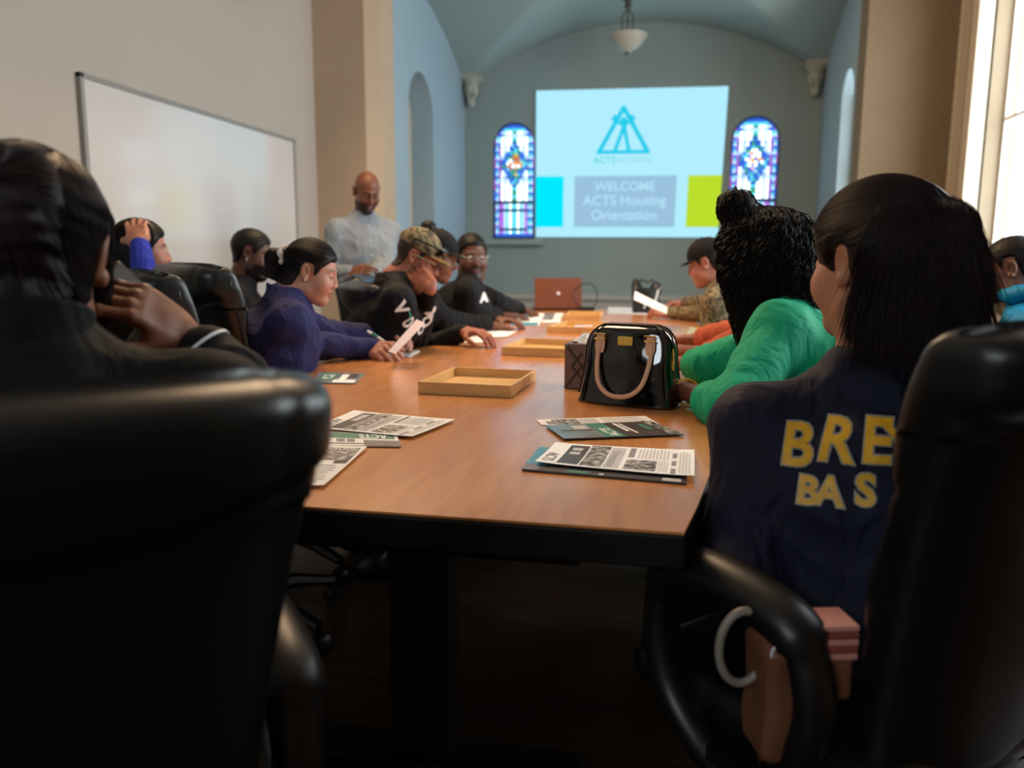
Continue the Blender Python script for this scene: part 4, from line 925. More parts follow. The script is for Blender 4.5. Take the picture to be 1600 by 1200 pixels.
# 10. woman in the salmon top, hidden behind the curls
h = atD(1192, 412, 2.85)
p10 = person('woman with bare forearms in a salmon top, mostly hidden behind the curly-haired woman', (.56, 2.84, .52), 78, h, 78, -18, nbo=(.09, .10), skin='#80482f', top='#b4583c', topname='top', sleeve=.5, hands=[dict(w=onZ(1062, 548, .785), el=onZ(1112, 554, .80), d=(-.9, .3, -.05), n=(0, .3, -1)), dict(w=onZ(1050, 533, .785), el=onZ(1100, 530, .80), d=(-.9, .1, -.05), n=(0, 0, -1))], sw=.16)
F = cap_field(p10, .012, low=-.06); hair_surface(p10, F, black_hair, .006)

# 11. woman in the green sweater with curls
h11 = atD(1186, 416, 2.12); wl = onZ(1056, 606, .785); el = onZ(1146, 640, .795)
p11 = person('woman in bright green sweater with curly black hair in a top knot', (.54, 2.06, .52), 68, h11, 74, -16, nbo=(.10, .075), skin='#7d4a34', top='#05a276', topname='sweater', sleeve=.66, hands=[dict(w=wl, el=el, d=(-.9, .35, 0), n=(.1, .3, -1), curl=(.5, .5, .55, .6)), dict(w=onZ(1048, 566, .785), el=onZ(1108, 574, .80), d=(-.95, -.1, 0), n=(0, 0, -1), curl=(.4, .4, .45, .5))],
             sw=.185, fat=.22, cres=.0055, sleeve_r=1.25, wrinkle=1.1, topmat=cloth('green_knit', '#05a276', .75, bump=(420, .2), var=.03))
def ex11(F):
    F.ell((0, -.03, .03), (.112, .122, .108), .03); F.ell((.0, .02, .165), (.052, .050, .048), .02)
    F.cap((-.06, .02, -.02), (-.085, .045, -.19), .062, .030, .04); F.cap((-.06, -.06, -.02), (-.06, -.085, -.12), .075, .05, .04); F.cap((.06, 0, -.02), (.07, .02, -.17), .06, .035, .04); F.cap((0, -.09, -.0), (.02, -.10, -.13), .075, .05, .04)
F = cap_field(p11, .02, extra=ex11, low=None, ear=False, face=False); F.ell((.0, .125, -.03), (.050, .05, .09), .012, 1); F.disp(lambda Q: .004 * wob(Q, 110, 1) + .002 * wob(Q, 230, 3))
def s11(b):
    st = np.concatenate([samp_ell((0, -.03, .03), (.115, .125, .11), 1150, (-1, -1, -.6), (1, .75, 1)), samp_ell((0, .02, .165), (.05, .05, .05), 300), samp_ell((0, -.03, .03), (.115, .125, .11), 450, (-1, -1, .5), (1, 1, 1))])
    g = grav(p11); pa = flow(F, st, lambda p, t: g[None] * 1.0 + nrm(1) * 0 + (p * [1, 1, 0]) * 2.5 + wob(p, 45, 1)[:, None] * .35, 30, .0068, .003)
    N, S, _ = pa.shape; ph_ = rng.uniform(0, 6.28, (N, 1)) + np.linspace(0, 1, S)[None] * rng.uniform(14, 26, (N, 1)); rad = rng.uniform(.004, .0085, (N, 1, 1)) * np.linspace(.3, 1.2, S)[None, :, None]
    ux = np.array([1., 0, 0]); n_ = pa - np.array([0, -.02, .0]); n_ /= np.linalg.norm(n_, axis=-1, keepdims=True); sd = np.cross(n_, g); sd /= np.linalg.norm(sd, axis=-1, keepdims=True) + 1e-6
    pa = pa + rad * (np.cos(ph_)[..., None] * sd + (np.sin(ph_)[..., None] + .6) * n_); strands_to(b, pa, .0014, T=p11.H)
hair_surface(p11, F, curl_hair, .005, 'hair', s11)
b = MB(); a0, e0, w0 = p11.arms[0]; q = e0 + (w0 - e0) * .80; dd = nrm(w0 - e0)
for k_ in (-.009, .0, .009): 
    u_ = nrm(np.cross(dd, (0, 0, 1))); w_ = np.cross(dd, u_); b.tube([q + dd * (k_ + .003 * sin(2 * a)) + (u_ * cos(a) + w_ * sin(a)) * .033 for a in np.linspace(0, 2 * pi, 30)[:-1]], .0022, 6, closed=True)
tag(b.build('bracelet', mat('gold', '#d8a848', .2, 1), p11.root), None, None) if False else b.build('bracelet', mat('gold', '#d8a848', .2, 1), p11.root)

# 12. woman in the navy shirt, nearest on the right
h12 = atD(1366, 412, 1.30)
navy = cloth('navy_jersey', '#0c1128', .7, bump=(500, .1), var=.05)
p12 = person('woman in navy shirt with yellow back lettering and half-tied dark hair', (.345, 1.27, .50), 4, h12, 37, -4, nbo=(.03, .165), shd=.10, skin='#b27a5c', top='#0c1128', topname='shirt', topmat=navy, hands=[dict(w=(.14, 1.50, .60), el=(.125, 1.24, .64), d=(.5, .85, -.2), n=(.3, 0, -1)), dict(w=(.52, 1.56, .62), d=(-.4, .9, -.1), n=(0, 0, -1))],
             sw=.178, fat=.14, res=.0026, cres=.0055, sleeve_r=1.22, wrinkle=1.0, trousers='#0c0c10', gar_fat=.04)
def ex12(F):
    F.ell((0, -.015, .04), (.090, .108, .096), .02); F.cap((.0, -.075, -.0), (.0, -.082, -.078), .084, .082, .05, flat=((0, 1, 0), .72)); F.ell((.012, -.118, .055), (.028, .022, .026), .02); F.cap((.012, -.128, .045), (.02, -.135, -.05), .026, .03, .03)
F = cap_field(p12, .014, extra=ex12, low=None, ear=False, face=False); F.ell((0, .135, -.05), (.10, .092, .13), .010, 1); F.ell((-.1, .006, -.010), (.034, .030, .040), .006, 1)
F.disp(lambda Q: .0016 * np.sin(Q[..., 0] * 210 + 4 * wob(Q, 22, 2)) * (Q[..., 2] < .03))
tie = np.array([.012, -.125, .058]); g12 = grav(p12)
def s12(b):
    st = samp_ell((0, -.015, .04), (.092, .11, .098), 3200, (-1, -.85, -.15), (1, .8, 1)); st = st[st[:, 2] > -.0]
    strands_to(b, flow(F, st, lambda p, t: (tie - p) / (np.linalg.norm(tie - p, axis=1, keepdims=True) + .012) + wob(p, 35, 3)[:, None] * .10, 18, .0085, .0012), .0006, T=p12.H)
    st = np.concatenate([samp_ell((0, -.03, .01), (.095, .10, .08), 3000, (-1, -1, -.4), (1, -.30, .75)), tie + rng.normal(size=(500, 3)) * [.014, .006, .014]])
    nz_ = rng.normal(size=(len(st), 3)) * .07; pa = flow(F, st, lambda p, t: g12[None] + nz_ + np.stack([wob(p, 26, 5), wob(p, 20, 6), 0 * p[:, 0]], -1) * .30 + (p * [1, 1, 0]) * .35 * t, 18, .0088, .0018, proj=False); strands_to(b, pa, .0007, tip=.15, T=p12.H)
    st = tie + rng.normal(size=(70, 3)) * [.03, .01, .03]; nz2 = rng.normal(size=(70, 3)) * .22; pa = flow(F, st, lambda p, t: g12[None] * (.8 + t) + nz2 + np.array([.15, -.15, 0]) * (1 - t), 20, .0085, .004, proj=False); strands_to(b, pa, .0004, tip=.1, T=p12.H)
hair_surface(p12, F, brown_hair, .0035, 'hair', s12)
b = MB(); b.tube([p12.H(tie + np.array([.020 * cos(a), 0.004, .020 * sin(a)])) for a in np.linspace(0, 2 * pi, 24)[:-1]], .004, 8, closed=True); b.build('hair_tie', plast, p12.root)
gold_print = mat('gold_print', '#d9a520', .45, var=.12, vscale=40)
sp = p12.nb.copy(); bc = atD(1412, 690, 1.2); rgt = nrm(np.array([.99, .02, .03])); vwd = nrm(np.array([-.1, -1, .12]))
for ch, px, py, s_ in (('B', 1246, 697, .083), ('R', 1308, 690, .083), ('E', 1370, 692, .083), ('W', 1440, 697, .083), ('B', 1262, 768, .056), ('A', 1296, 770, .056), ('S', 1352, 768, .060)):
    c = atD(px, py, 1.10); X = np.array([c]); dr = nrm(c - CAM)
    for _ in range(60): X = X + dr * np.clip(p12.G.eval(X)[:, None] * .8, -.02, .02)
    c = X[0]; n_ = p12.G.grad(X, .01)[0]; rg = nrm(np.cross((0, 0, 1.), n_)); 
    for off, mm, bo in ((.0012, mat('pale_print_edge', '#8e8a80', .5), .0042), (.0022, gold_print, .0018)): letters_on(p12.G, ch, s_, c, rg, (0.04, 0, 1), mm, p12.root, off=off, bold=bo, march=.05, name='lettering' if bo < .003 else 'lettering_outline')

# 13. boy in turquoise
h = atD(1580, 420, 2.72)
tq = cloth('turquoise_jacket_cloth', '#0a86b8', .55)
p13 = person('boy with cropped hair in bright turquoise jacket by the window', (1.30, 2.80, .50), 60, h, 62, -12, nbo=(.07, .125), skin='#8a5844', hs=.90, top='#0a86b8', topname='jacket', topmat=tq, sw=.15, collar=0, hands=[None, None], wrinkle=2, sleeve_r=1.15)
short_hair(p13, black_hair, .006, res=.004, dz=.006)
b = MB(); b.tube([p13.nb + np.array([.078 * cos(a), .082 * sin(a), .03 + .006 * sin(5 * a)]) for a in np.linspace(0, 2 * pi, 40)[:-1]], [.030 + .003 * sin(9 * a) for a in np.linspace(0, 2 * pi, 40)[:-1]], 12, closed=True); b.build('hood', tq, p13.root, sharp=0)

# ================================================================ things on the table
def fit_rect(a, b, c, z):      # near-left, near-right, far-right corners of something lying on the table
    A, B, Cc = onZ(*a, z), onZ(*b, z), onZ(*c, z); w = np.linalg.norm(B - A); ang = atan2(B[1] - A[1], B[0] - A[0]); u = np.array([cos(ang), sin(ang), 0]); v = np.array([-sin(ang), cos(ang), 0]); l = max((Cc - B).dot(v), .1)
    return (A + B) / 2 + v * l / 2, w, l, ang
pine = wood('pine_wood', '#e2b878', '#cf9e5c', .45, 5, (1, 8, 8))
TG = 'shallow wooden trays down the middle of the table'
def tray(a, b, c, label, h=.034, wmax=None):
    ctr, w, l, ang = fit_rect(a, b, c, .752); l = min(l, .36)
    t = thing('wooden_tray', label, 'tray', (ctr[0], ctr[1], .7505), ang, TG); T = .009
    o = MB(); o.box((0, 0, .004), (w / 2 - T, l / 2 - T, .003)); o.build('tray_base', pine, t, world=False, smooth=False)
    for s in (-1, 1):
        o = MB(); o.box((0, s * (l / 2 - T / 2), h / 2), (w / 2, T / 2, h / 2)); o.build('tray_side', pine, t, world=False, smooth=False, bevel=.0012)
        o = MB(); o.box((s * (w / 2 - T / 2), 0, h / 2 - .0006), (T / 2, l / 2 - T, h / 2 - .0006)); o.build('tray_side', pine, t, world=False, smooth=False, bevel=.0012)
    return t
tray((653, 614), (798, 621), (831, 594), 'nearest and largest of the shallow wooden trays on the table')
tray((777, 557), (882, 561), (900, 540), 'second wooden tray from the camera, behind the patterned box')
tray((838, 524), (915, 527), (930, 508), 'third wooden tray from the camera, just beyond the handbag')
tray((878, 503), (936, 504), (947, 492), 'farthest wooden tray on the table, nearest the laptop')

paper = mat('white_paper', '#f8f6f2', .7); ink = mat('dark_ink', '#2a2628', .6); grey_ink = mat('grey_ink', '#8c8a8c', .7); light_ink = mat('light_grey_ink', '#c4c2c2', .7); teal_ink = mat('teal_ink', '#1f7a68', .5); dark_cover = mat('dark_cover', '#3a3436', .4); photo_ink = mat('photo_print', '#4a4646', .5, var=.9, vscale=90); cyan_ink = mat('cyan_ink', '#2c8fa8', .5); gloss_cover = mat('grey_blue_cover', '#7d8688', .3, var=.3, vscale=12)
_t = photo_ink.node_tree; _r2 = _t.nodes.new('ShaderNodeValToRGB'); _n2 = _t.nodes.new('ShaderNodeTexNoise'); _n2.inputs['Scale'].default_value = 70; _n2.inputs['Detail'].default_value = 6; _c2 = _t.nodes.new('ShaderNodeTexCoord')
_t.links.new(_c2.outputs['Object'], _n2.inputs[0]); _t.links.new(_n2.outputs[0], _r2.inputs[0]); _r2.color_ramp.elements[0].position = .42; _r2.color_ramp.elements[1].position = .66; _r2.color_ramp.elements[0].color = (.02, .02, .02, 1); _r2.color_ramp.elements[1].color = (.6, .58, .56, 1); _t.links.new(_r2.outputs[0], _t.nodes['Principled BSDF'].inputs['Base Color'])
def sheet(name, label, cat, px, z, base, prints, curl=0., thick=.0006, group=None, pts=None):
    """px: near-left, near-right, far-right, far-left"""
    q = [onZ(*p, z) for p in px] if pts is None else [np.array(p, float) for p in pts]; c = sum(q) / 4; t = thing(name, label, cat, c, 0, group)
    nn = nrm(np.cross(q[1] - q[0], q[3] - q[0])); 
    if nn[2] < 0: nn = -nn
    def at(u, v, o=0.): 
        p = (q[0] * (1 - u) + q[1] * u) * (1 - v) + (q[3] * (1 - u) + q[2] * u) * v
        return p + nn * (o + curl * ((2 * u - 1) ** 4 * .6 + (2 * v - 1) ** 2 * .4))
    N = 10; top = np.array([[at(u, v, thick) for v in np.linspace(0, 1, N)] for u in np.linspace(0, 1, N)]); bot = np.array([[at(u, v, 0) for v in np.linspace(0, 1, N)] for u in np.linspace(0, 1, N)])
    b = MB(); b.grid(top); b.grid(bot[:, ::-1]); 
    for e1, e2 in ((top[0], bot[0]), (top[-1], bot[-1]), (top[:, 0], bot[:, 0]), (top[:, -1], bot[:, -1])): b.grid(np.stack([e1, e2]))
    b.build('sheet', base, t, sharp=30)
    for i, (u0, v0, u1, v1, m) in enumerate(prints):
        if isinstance(m, tuple):
            s_, size, mm, rot = m; vv, ff = text_mesh(s_, 1, maxedge=.4, bold=.02); ext = np.ptp(vv, axis=0); b = MB(); P_ = []
            for p in vv:
                a, c_ = p[0] / ext[0] + .5, p[1] / ext[1] + .5
                if rot == 1: a, c_ = c_, 1 - a
                elif rot == 2: a, c_ = 1 - a, 1 - c_
                elif rot == 3: a, c_ = 1 - c_, a
                P_.append(at(u0 + (u1 - u0) * a, v0 + (v1 - v0) * c_, thick + .0004 + i * .00004))
            b.add(P_, ff); b.build('printed_lettering', mm, t, smooth=False)
        else:
            b = MB(); n = 6; b.grid([[at(u, v, thick + .0003 + i * .00004) for v in np.linspace(v0, v1, n)] for u in np.linspace(u0, u1, n)]); b.build('printed_panel', m, t, sharp=0)
    return t
def lines(u0, v0, u1, v1, n, along='u', m=None, ragged=.15):
    out = []; rs = random.Random(int(1000 * (u0 + v1)))
    for k in range(n):
        f = 1 - rs.random() * ragged
        if along == 'u': a = v0 + (v1 - v0) * (k + .25) / n; out.append((u0, a, u0 + (u1 - u0) * f, a + (v1 - v0) / n * .35, m or light_ink))
        else: a = u0 + (u1 - u0) * (k + .25) / n; out.append((a, v0, a + (u1 - u0) / n * .35, v0 + (v1 - v0) * f, m or light_ink))
    return out
page = [(.13, .06, .27, .93, dark_cover), (.16, .5, .23, .85, light_ink), (.28, .05, .42, .97, photo_ink), (.43, .05, .53, .93, light_ink), (.44, .1, .50, .8, ('Orientation', 1, grey_ink, 1)), (.56, .06, .76, .48, photo_ink), (.56, .58, .60, .95, grey_ink), (.855, .02, .885, .22, grey_ink), (.855, .34, .885, .52, grey_ink), (.855, .64, .885, .82, grey_ink), (.02, .1, .10, .5, ('ACTS', 1, grey_ink, 1))] + lines(.62, .55, .84, .95, 9, 'v') + lines(.77, .06, .84, .5, 4, 'v') + lines(.90, .05, .98, .9, 4, 'v')
sheet('brochure', 'dark folded brochure under the near right sheet, teal showing at its left end', 'brochure', [(815, 735), (1072, 757), (1076, 722), (843, 700)], .7515, dark_cover, [(0, .2, .13, 1, cyan_ink), (0, 0, .10, .2, mat('mauve_ink', '#7a6a72', .4)), (.28, .02, .42, .10, teal_ink), (.48, .02, .51, .06, paper), (.86, .0, .97, .12, light_ink)], thick=.003)
sheet('printed_sheet', 'white printed sheet lying on the dark brochure at the near right end', 'paper', [(836, 724), (1085, 747), (1085, 706), (868, 694)], .7575, paper, page, curl=.004)
sheet('printed_sheet', 'white printed sheet half under the brochure by the handbag', 'paper', [(846, 664), (1040, 668), (1008, 650), (838, 656)], .7512, paper, [(.12, .1, .35, .9, photo_ink), (.06, .1, .13, .6, grey_ink), (.36, .1, .52, .9, light_ink)] + lines(.55, .2, .95, .95, 5, 'u'))
sheet('brochure', 'grey and green brochure with a roof picture, in front of the handbag', 'brochure', [(881, 687), (1069, 680), (1017, 659), (852, 666)], .7532, dark_cover,
      [(0, 0, .42, 1, gloss_cover), (.36, 0, .52, 1, teal_ink), (.41, .08, .50, .62, ('ACTS', 1, paper, 3)), (.60, .35, .63, .92, paper), (.65, .2, .67, .9, paper), (.80, .4, .86, .8, teal_ink), (.90, .0, 1, 1, photo_ink), (.07, .5, .34, .56, ink), (.20, .60, .33, .86, light_ink)], thick=.002)
sheet('printed_sheet', 'white printed sheet on the left, lying over a green and grey brochure', 'paper', [(490, 669), (644, 684), (711, 657), (553, 643)], .7545, paper, page, curl=.003)
sheet('brochure', 'green and grey brochure peeking out under the left white sheet', 'brochure', [(513, 697), (627, 699), (618, 676), (511, 672)], .7515, paper, [(0, .45, .95, .78, teal_ink), (.45, .48, .85, .76, ('ACTS', 1, paper, 2)), (0, .8, .95, 1, dark_cover), (.5, 0, 1, .35, mat('mauve_grey_ink', '#756b70', .4)), (.12, .22, .24, .40, grey_ink), (.27, .22, .38, .40, grey_ink), (0, .10, .5, .14, ink)], thick=.002)
sheet('printed_sheet', 'white orientation sheet beside the big left chair, nearest sheet on the left', 'paper', [(436, 757), (506, 760), (574, 699), (480, 696)], .7545, paper, [(.1, .84, .93, .94, dark_cover), (.18, .855, .9, .925, ('ORIENTATION', 1, paper, 0)), (.1, .6, .95, .82, photo_ink), (.7, .52, .95, .60, ink)] + lines(.1, .05, .9, .5, 8, 'u'), curl=.002)
sheet('brochure', 'small green and grey brochure near the edge of the big left chair', 'brochure', [(486, 599), (555, 600), (571, 584), (500, 582)], .7515, gloss_cover, [(.1, .3, .45, .9, teal_ink), (.15, .4, .4, .8, ('ACTS', 1, paper, 2)), (.5, .1, .95, .2, ink), (.55, .3, .7, .8, paper), (.45, .05, .95, .3, paper), (.72, .5, .9, .9, dark_cover)], thick=.002)
sheet('brochure', 'brochure with teal print under the hands of the woman in purple', 'brochure', [(596, 556), (640, 558), (656, 549), (612, 545)], .7515, paper, [(.25, .3, .5, .9, teal_ink), (.6, .5, .85, .9, dark_cover), (.55, .1, .9, .4, grey_ink)], thick=.002)
p_ = [atD(607, 549, 2.74), atD(618, 553, 2.92), atD(664, 505, 2.94), atD(651, 499, 2.76)]
sheet('held_sheet', 'white sheet held up by the woman in the purple jacket', 'paper', None, 0, paper, lines(.1, .1, .9, .9, 9, 'v'), pts=p_)
sheet('printed_sheet', 'white typed page in front of the man in the camouflage cap', 'paper', [(667, 536), (761, 535), (763, 521), (712, 521)], .753, paper, lines(.1, .1, .9, .9, 10, 'u'))
sheet('folder', 'blue-grey folder beside the elbow of the man in the camouflage cap', 'folder', [(668, 526), (735, 524), (742, 514), (684, 515)], .7512, mat('blue_grey_folder', '#5c7488', .3), [(.1, .2, .4, .8, ink)], thick=.0018)
sheet('printed_sheet', 'white page under the hand of the person in black', 'paper', [(742, 528), (792, 527), (807, 519), (764, 516)], .7515, paper, [], curl=.004)
sheet('brochure', 'brochure with a turquoise strip in front of the large man with glasses', 'brochure', [(797, 509), (842, 509), (851, 490), (808, 488)], .7515, paper, [(0, .0, .95, .2, cyan_ink), (.3, .55, .7, .95, photo_ink)] + lines(.05, .25, .7, .5, 3, 'u'), thick=.002)
sheet('brochure', 'grey and white brochure left of the third wooden tray', 'brochure', [(846, 504), (875, 504), (881, 490), (852, 489)], .7515, paper, [(0, .2, .55, 1, photo_ink)], thick=.002)
sheet('printed_sheet', 'white pages spread at the far end of the table by the laptop', 'paper', [(950, 490), (1012, 492), (1006, 481), (950, 480)], .7515, mat('shaded_paper', '#c8ccd0', .7), [])  # white pages; their shade is put into a greyer paper colour
p_ = [atD(990, 468, 4.35), atD(1042, 491, 4.2), atD(1043, 480, 4.4), atD(992, 455, 4.55)]
sheet('held_sheet', 'white sheet held by the person in the black brimmed hat', 'paper', None, 0, paper, [], pts=p_)
sheet('placemat_sheet', 'pale green sheet on the table beyond the handbag', 'paper', [(1070, 527), (1100, 532), (1108, 515), (1078, 511)], .7515, mat('pale_green_paper', '#b8c8b0', .7), [])
# pen in the hand
b = MB(); p0 = atD(574, 517, 2.78); p1_ = atD(600, 533, 2.80); b.tube([p0, p0 * .7 + p1_ * .3, p1_], [.0045, .0055, .0045], 10)
pn = thing('pen', 'white and teal pen held by the woman in the purple jacket', 'pen', p1_); b.build('pen_barrel', MATS['white_cuff'], pn); b = MB(); b.tube([p0 + (p1_ - p0) * .25, p0 + (p1_ - p0) * .6], .0062, 10); b.build('pen_grip', teal_ink, pn)
b = MB(); a_ = onZ(946, 520, .79); pn = thing('pencil', 'white pencil lying across the third wooden tray', 'pencil', a_)
a0_, a1_ = onZ(897, 510, .789), onZ(925, 509, .789); b.tube([a0_, a1_], .004, 8); b.build('pencil_shaft', MATS['white_cuff'], pn)

# ---------------------------------------------------------------- handbag
A_, B_ = onZ(901, 629, .75), onZ(1043, 643, .75); ang = atan2(B_[1] - A_[1], B_[0] - A_[0]); W2 = np.linalg.norm(B_ - A_) / 2 * 1.10
ctr = (A_ + B_) / 2 + np.array([-sin(ang), cos(ang), 0]) * .068
bag = thing('handbag', 'glossy black patent handbag with tan handles on the table', 'handbag', (ctr[0], ctr[1], .7505), ang)
pat = mat('black_patent', '#060607', .07, coat=1., coatr=.03, bump=(14, .35)); tan = mat('tan_vachetta', '#d8a888', .5); goldm = MATS['gold']
Hh = .205
def bagLW(t): 
    L = W2 * (1.0 - .15 * min(t / .5, 1) ** .7); q = max((t - .60) / .40, 0); L *= sqrt(max(1 - (q * .86) ** 3.2, 0)); D = .070 * (1 - .5 * t ** 1.1); 
    if t > .9: D *= sqrt(max(1 - ((t - .9) / .1) ** 2, 0)) * .9 + .1
    return L, D
V = []
for t in np.linspace(0, 1, 44):
    L, D = bagLW(t); row = []
    for a in np.linspace(0, 2 * pi, 72, endpoint=False):
        c, s = cos(a), sin(a); x = L * np.sign(c) * abs(c) ** .5; y = D * np.sign(s) * abs(s) ** .45; w = wob(np.array([x, y, t * .2]), 38, 3) * .0035; row.append((x, y + w, t * Hh + .002))
    V.append(row)
b = MB(); b.grid(V, wrap=True, capends=True); b.build('bag_body', pat, bag, world=False, sharp=0)
for s in (-1, 1):
    pts = [(bagLW(t)[0] * .93, s * (bagLW(t)[1] * .92 + .002), t * Hh + .003) for t in np.linspace(.12, .995, 22)]; pts = pts + [(-x, y, z) for x, y, z in pts[::-1]]
    b = MB(); b.tube(pts, .0028, 8); b.build('bag_piping', mat('brown_piping', '#2a1c18', .3), bag, world=False)
    b = MB(); b.tube(spline([(-.068, s * .050, .165), (-.071, s * .060, .12), (-.060, s * .080, .065), (-.034, s * .088, .037), (0, s * .090, .029), (.034, s * .088, .037), (.060, s * .080, .065), (.071, s * .060, .12), (.068, s * .050, .165)] if s < 0 else [(-.062, s * .045, .165), (-.064, s * .066, .12), (-.04, s * .085, .06), (0, s * .09, .04), (.04, s * .085, .06), (.064, s * .066, .12), (.062, s * .045, .165)], 6), .0062, 10, flat=((0, 1, 0), .8)); b.build('handle', tan, bag, world=False)
    for x in (-.068, .068):
        b = MB(); V_ = [(x + w_, s * (.052 - .004 * (z - .125) / .05) , z) for z, w in ((.135, .009), (.150, .013), (.165, .0125), (.18, .010)) for w_ in (-w, w)]
        b.add(V_ + [(p[0], p[1] + s * .003, p[2]) for p in V_], [(0, 1, 3, 2), (2, 3, 5, 4), (4, 5, 7, 6), (8, 10, 11, 9), (10, 12, 13, 11), (12, 14, 15, 13), (0, 2, 10, 8), (2, 4, 12, 10), (4, 6, 14, 12), (1, 9, 11, 3), (3, 11, 13, 5), (5, 13, 15, 7), (6, 7, 15, 14), (0, 8, 9, 1)])
        tb_ = b.build('handle_tab', tan, bag, world=False, smooth=False)
        b = MB(); b.tube([(x - .015, s * .054, .170), (x + .015, s * .054, .170), (x + .015, s * .055, .184), (x - .015, s * .055, .184)], .0018, 6, closed=True); b.build('buckle', goldm, bag, world=False).parent = tb_
b = MB(); b.box((0, -.0495, .168), (.020, .0016, .0115)); b.build('name_plate', mat('gold_plate', '#d8b050', .3, 1), bag, world=False, bevel=.004, smooth=False)
for s in (-1, 1): b = MB(); b.sphere((s * .016, -.0515, .168), .0014, n=8); b.build('rivet', goldm, bag, world=False)
b = MB(); b.tube([(W2 * .84, -.012, .150), (W2 * .865, -.014, .135), (W2 * .87, -.014, .118)], .003, 8); b.box((W2 * .87, -.015, .108), (.003, .002, .012)); b.build('zip_pull', goldm, bag, world=False)
b = MB(); b.tube([(bagLW(t)[0] * .99 + .001, 0, t * Hh + .004) for t in np.linspace(.3, .99, 24)] + [(-bagLW(t)[0] * .99 - .001, 0, t * Hh + .004) for t in np.linspace(.99, .3, 24)], .0022, 6); b.build('zip', mat('dark_brass', '#6a5030', .35, .8), bag, world=False)

# brown patterned box behind the bag
A_ = onZ(884, 607, .75); bx = thing('tissue_box', 'brown box with a diamond relief standing left of the handbag', 'box', (A_[0] + .052, A_[1] + .045, .7505), radians(-6)); br = mat('bronze_card', '#6b4f44', .4)
b = MB(); b.box((0, 0, .066), (.052, .052, .066)); b.build('box_body', br, bx, world=False, smooth=False, bevel=.003)
b = MB()
for y in (-.0525,):
    for p, q in (((-.05, .13), (.0, .066)), ((-.05, .002), (.0, .066)), ((.05, .13), (.0, .066)), ((.05, .002), (.0, .066)), ((-.03, .066), (0, .105)), ((-.03, .066), (0, .03))): b.tube([(p[0], y, p[1]), (q[0], y, q[1])], .0035, 6)
b.build('relief', mat('dark_bronze_relief', '#3a2a24', .35), bx, world=False)
b = MB(); rows = [[(r_ * cos(a) * (1 + .35 * sin(3 * a + r_ * 60)), r_ * sin(a), .132 + .022 * (1 - (r_ / .035) ** 2) + .006 * sin(5 * a)) for a in np.linspace(0, 2 * pi, 24, endpoint=False)] for r_ in np.linspace(.002, .035, 6)]
b.grid(rows, wrap=True); b.build('tissue', MATS['white_paper'], bx, world=False)

# ---------------------------------------------------------------- laptop, adapter and tote at the far end
A_, B_ = onZ(843, 482, .752), onZ(914, 482, .752); ctr = (A_ + B_) / 2; w = np.linalg.norm(B_ - A_) / 2; ang = atan2(B_[1] - A_[1], B_[0] - A_[0])
lp = thing('laptop', 'open laptop with a brown lid at the far end of the table', 'laptop', (ctr[0], min(ctr[1], 5.72), .751), ang); br = mat('brown_lid', '#6e3818', .4)
Rl = rx(radians(-10)); b = MB(); b.box(np.array([0, 0, .113]) @ Rl.T + [0, -.0, .01], (w, .004, .110), R=Rl); b.build('laptop_lid', br, lp, world=False, smooth=False, bevel=.003)
b = MB(); b.box((0, .125, .009), (w, .115, .008)); b.build('laptop_base', plast, lp, world=False, smooth=False, bevel=.003)
b = MB(); b.lathe([(0, 0), (.012, 0), (.012, .002), (0, .002)], np.array([0, -.0045, .113]) @ Rl.T + [0, 0, .01], 16, R=Rl @ rx(pi / 2)); b.build('lid_emblem', MATS['silver'], lp, world=False)
b = MB(); b.box(np.array([0, .0046, .113]) @ Rl.T + [0, 0, .01], (w - .01, .0005, .098), R=Rl); b.build('laptop_screen', em('laptop_glow', '#7088a0', .4), lp, world=False, smooth=False); 
c_ = onZ(925, 481, .752); t = thing('power_adapter', 'small black adapter with a looped cable beside the laptop', 'adapter', (c_[0], min(c_[1], 5.7), .751), .1)
b = MB(); b.box((0, 0, .016), (.055, .03, .015)); b.build('adapter_body', plast, t, world=False, bevel=.005, smooth=False)
b = MB(); b.tube(spline([(-.05, 0, .016), (-.1, .03, .1), (-.03, .06, .19), (.05, .04, .17), (.07, 0, .08), (.04, -.02, .02)], 6), .004, 6); b.build('adapter_cable', plast, t, world=False)
c_ = onZ(1012, 482, .752); t = thing('tote_bag', 'black tote bag with white trim standing at the far end of the table', 'bag', (c_[0], min(c_[1], 5.65), .751), .15)
F_ = Field(.02); F_.box((0, 0, .085), (.095, .05, .085), .02); F_.ell((-.07, 0, .19), (.03, .03, .045), .04); F_.ell((.07, 0, .18), (.035, .03, .035), .04); F_.cut((0, 0, .002), (0, 0, -1), .003); F_.disp(lambda Q: wob(Q, 50, 2) * .005); V, Fq = F_.mesh(.006); b = MB(); b.add(V, Fq); b.build('bag_body', leather, t, world=False, sharp=0)
b = MB(); b.tube([(.03, -.056, .02), (.06, -.058, .10), (.075, -.05, .16)], .006, 6, flat=((0, 1, 0), .4)); b.tube([(-.02, -.056, .03), (.0, -.058, .11)], .005, 6, flat=((0, 1, 0), .4)); b.build('trim_strip', MATS['white_cuff'], t, world=False)
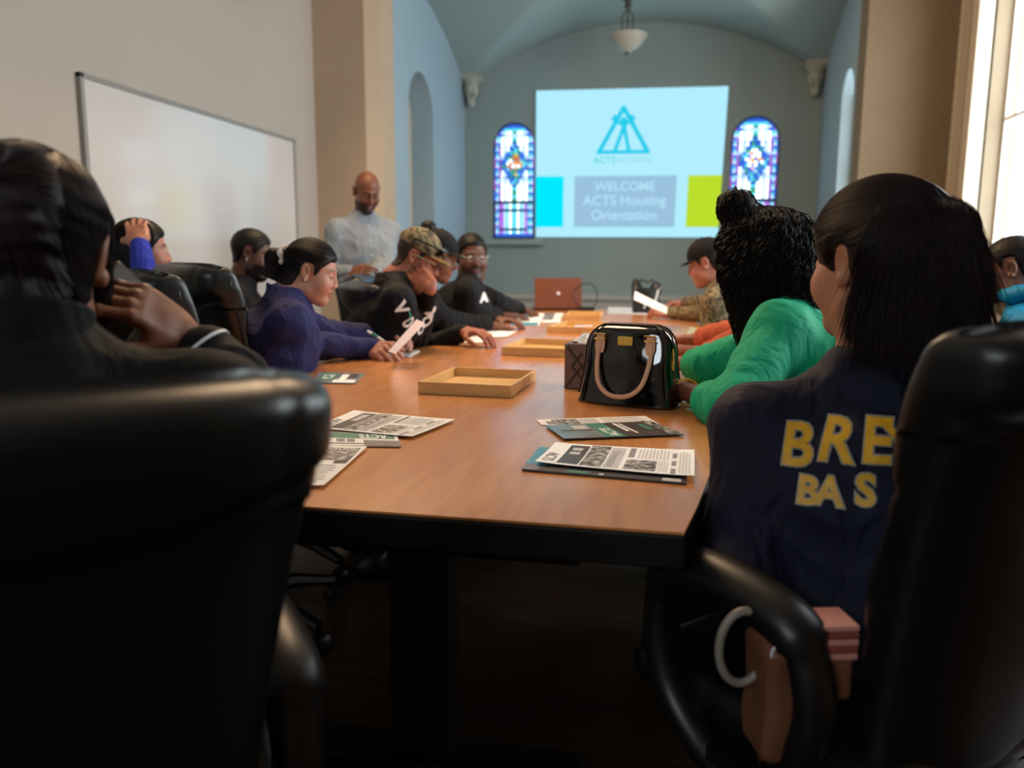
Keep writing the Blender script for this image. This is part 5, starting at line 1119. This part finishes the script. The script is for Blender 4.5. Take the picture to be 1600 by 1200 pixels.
b = MB(); b.tube(spline([(-.05, -.03, .17), (-.04, -.03, .23), (0, -.03, .21), (.04, -.03, .225), (.05, -.03, .17)], 6), .006, 8); b.build('handle', leather, t, world=False)

# ---------------------------------------------------------------- tan tote and striped cloth on the near right chair
c_ = atD(1206, 1082, 1.10); t = thing('tan_tote', 'tan leather tote with ring handles inside the looped armrest at lower right', 'bag', c_, radians(20)); tl = mat('tan_leather', '#6e4630', .55, bump=(200, .15), var=.1)
F_ = Field(.015); F_.box((0, 0, .0), (.028, .042, .085), .016); F_.ell((-.012, -.0, .085), (.016, .032, .022), .02); F_.disp(lambda Q: wob(Q, 60, 2) * .003); V, Fq = F_.mesh(.004); b = MB(); b.add(V, Fq); b.build('bag_body', tl, t, world=False, sharp=0)
b = MB(); b.tube([(-.027, -.030, z) for z in np.linspace(-.08, .08, 8)], .002, 6); b.build('seam', mat('dark_tan', '#5c3824', .5), t, world=False)
b = MB(); b.tube([(-.046 + .034 * cos(a), -.0, .070 + .052 * sin(a)) for a in np.linspace(0, 2 * pi, 30)], .006, 10); b.build('handle', mat('grey_tan_strap', '#8c857c', .4), t, world=False)
b = MB(); b.tube([(-.018 + .006 * cos(a), -.038, .078 + .009 * sin(a)) for a in np.linspace(0, 2 * pi, 20)[:-1]], .002, 8, closed=True); b.build('ring', MATS['silver'], t, world=False)
c_ = atD(1288, 990, 1.08); t = thing('striped_pouch', 'pink striped pouch tucked behind the looped armrest', 'pouch', c_, radians(15))
for k_ in range(5): b = MB(); b.box((0, 0, .020 - .010 * k_), (.034, .03, .0046)); b.build('stripe', mat('pink_stripe', '#c98c80', .6) if k_ % 2 == 0 else mat('red_stripe', '#8c4440', .6), t, world=False, bevel=.003, smooth=False)
b = MB(); b.box((.0, .0, -.055), (.032, .026, .030)); b.build('pouch_body', tl, t, world=False, bevel=.008, smooth=False)
# silver anklet on the green-sweatered woman
b = MB(); q = np.array([.14, 2.03, .15]); b.tube([q + np.array([.058 * cos(a), .058 * sin(a), .004 * sin(2 * a)]) for a in np.linspace(0, 2 * pi, 30)[:-1]], .004, 6, closed=True); b.build('anklet', MATS['silver'], p11.root)
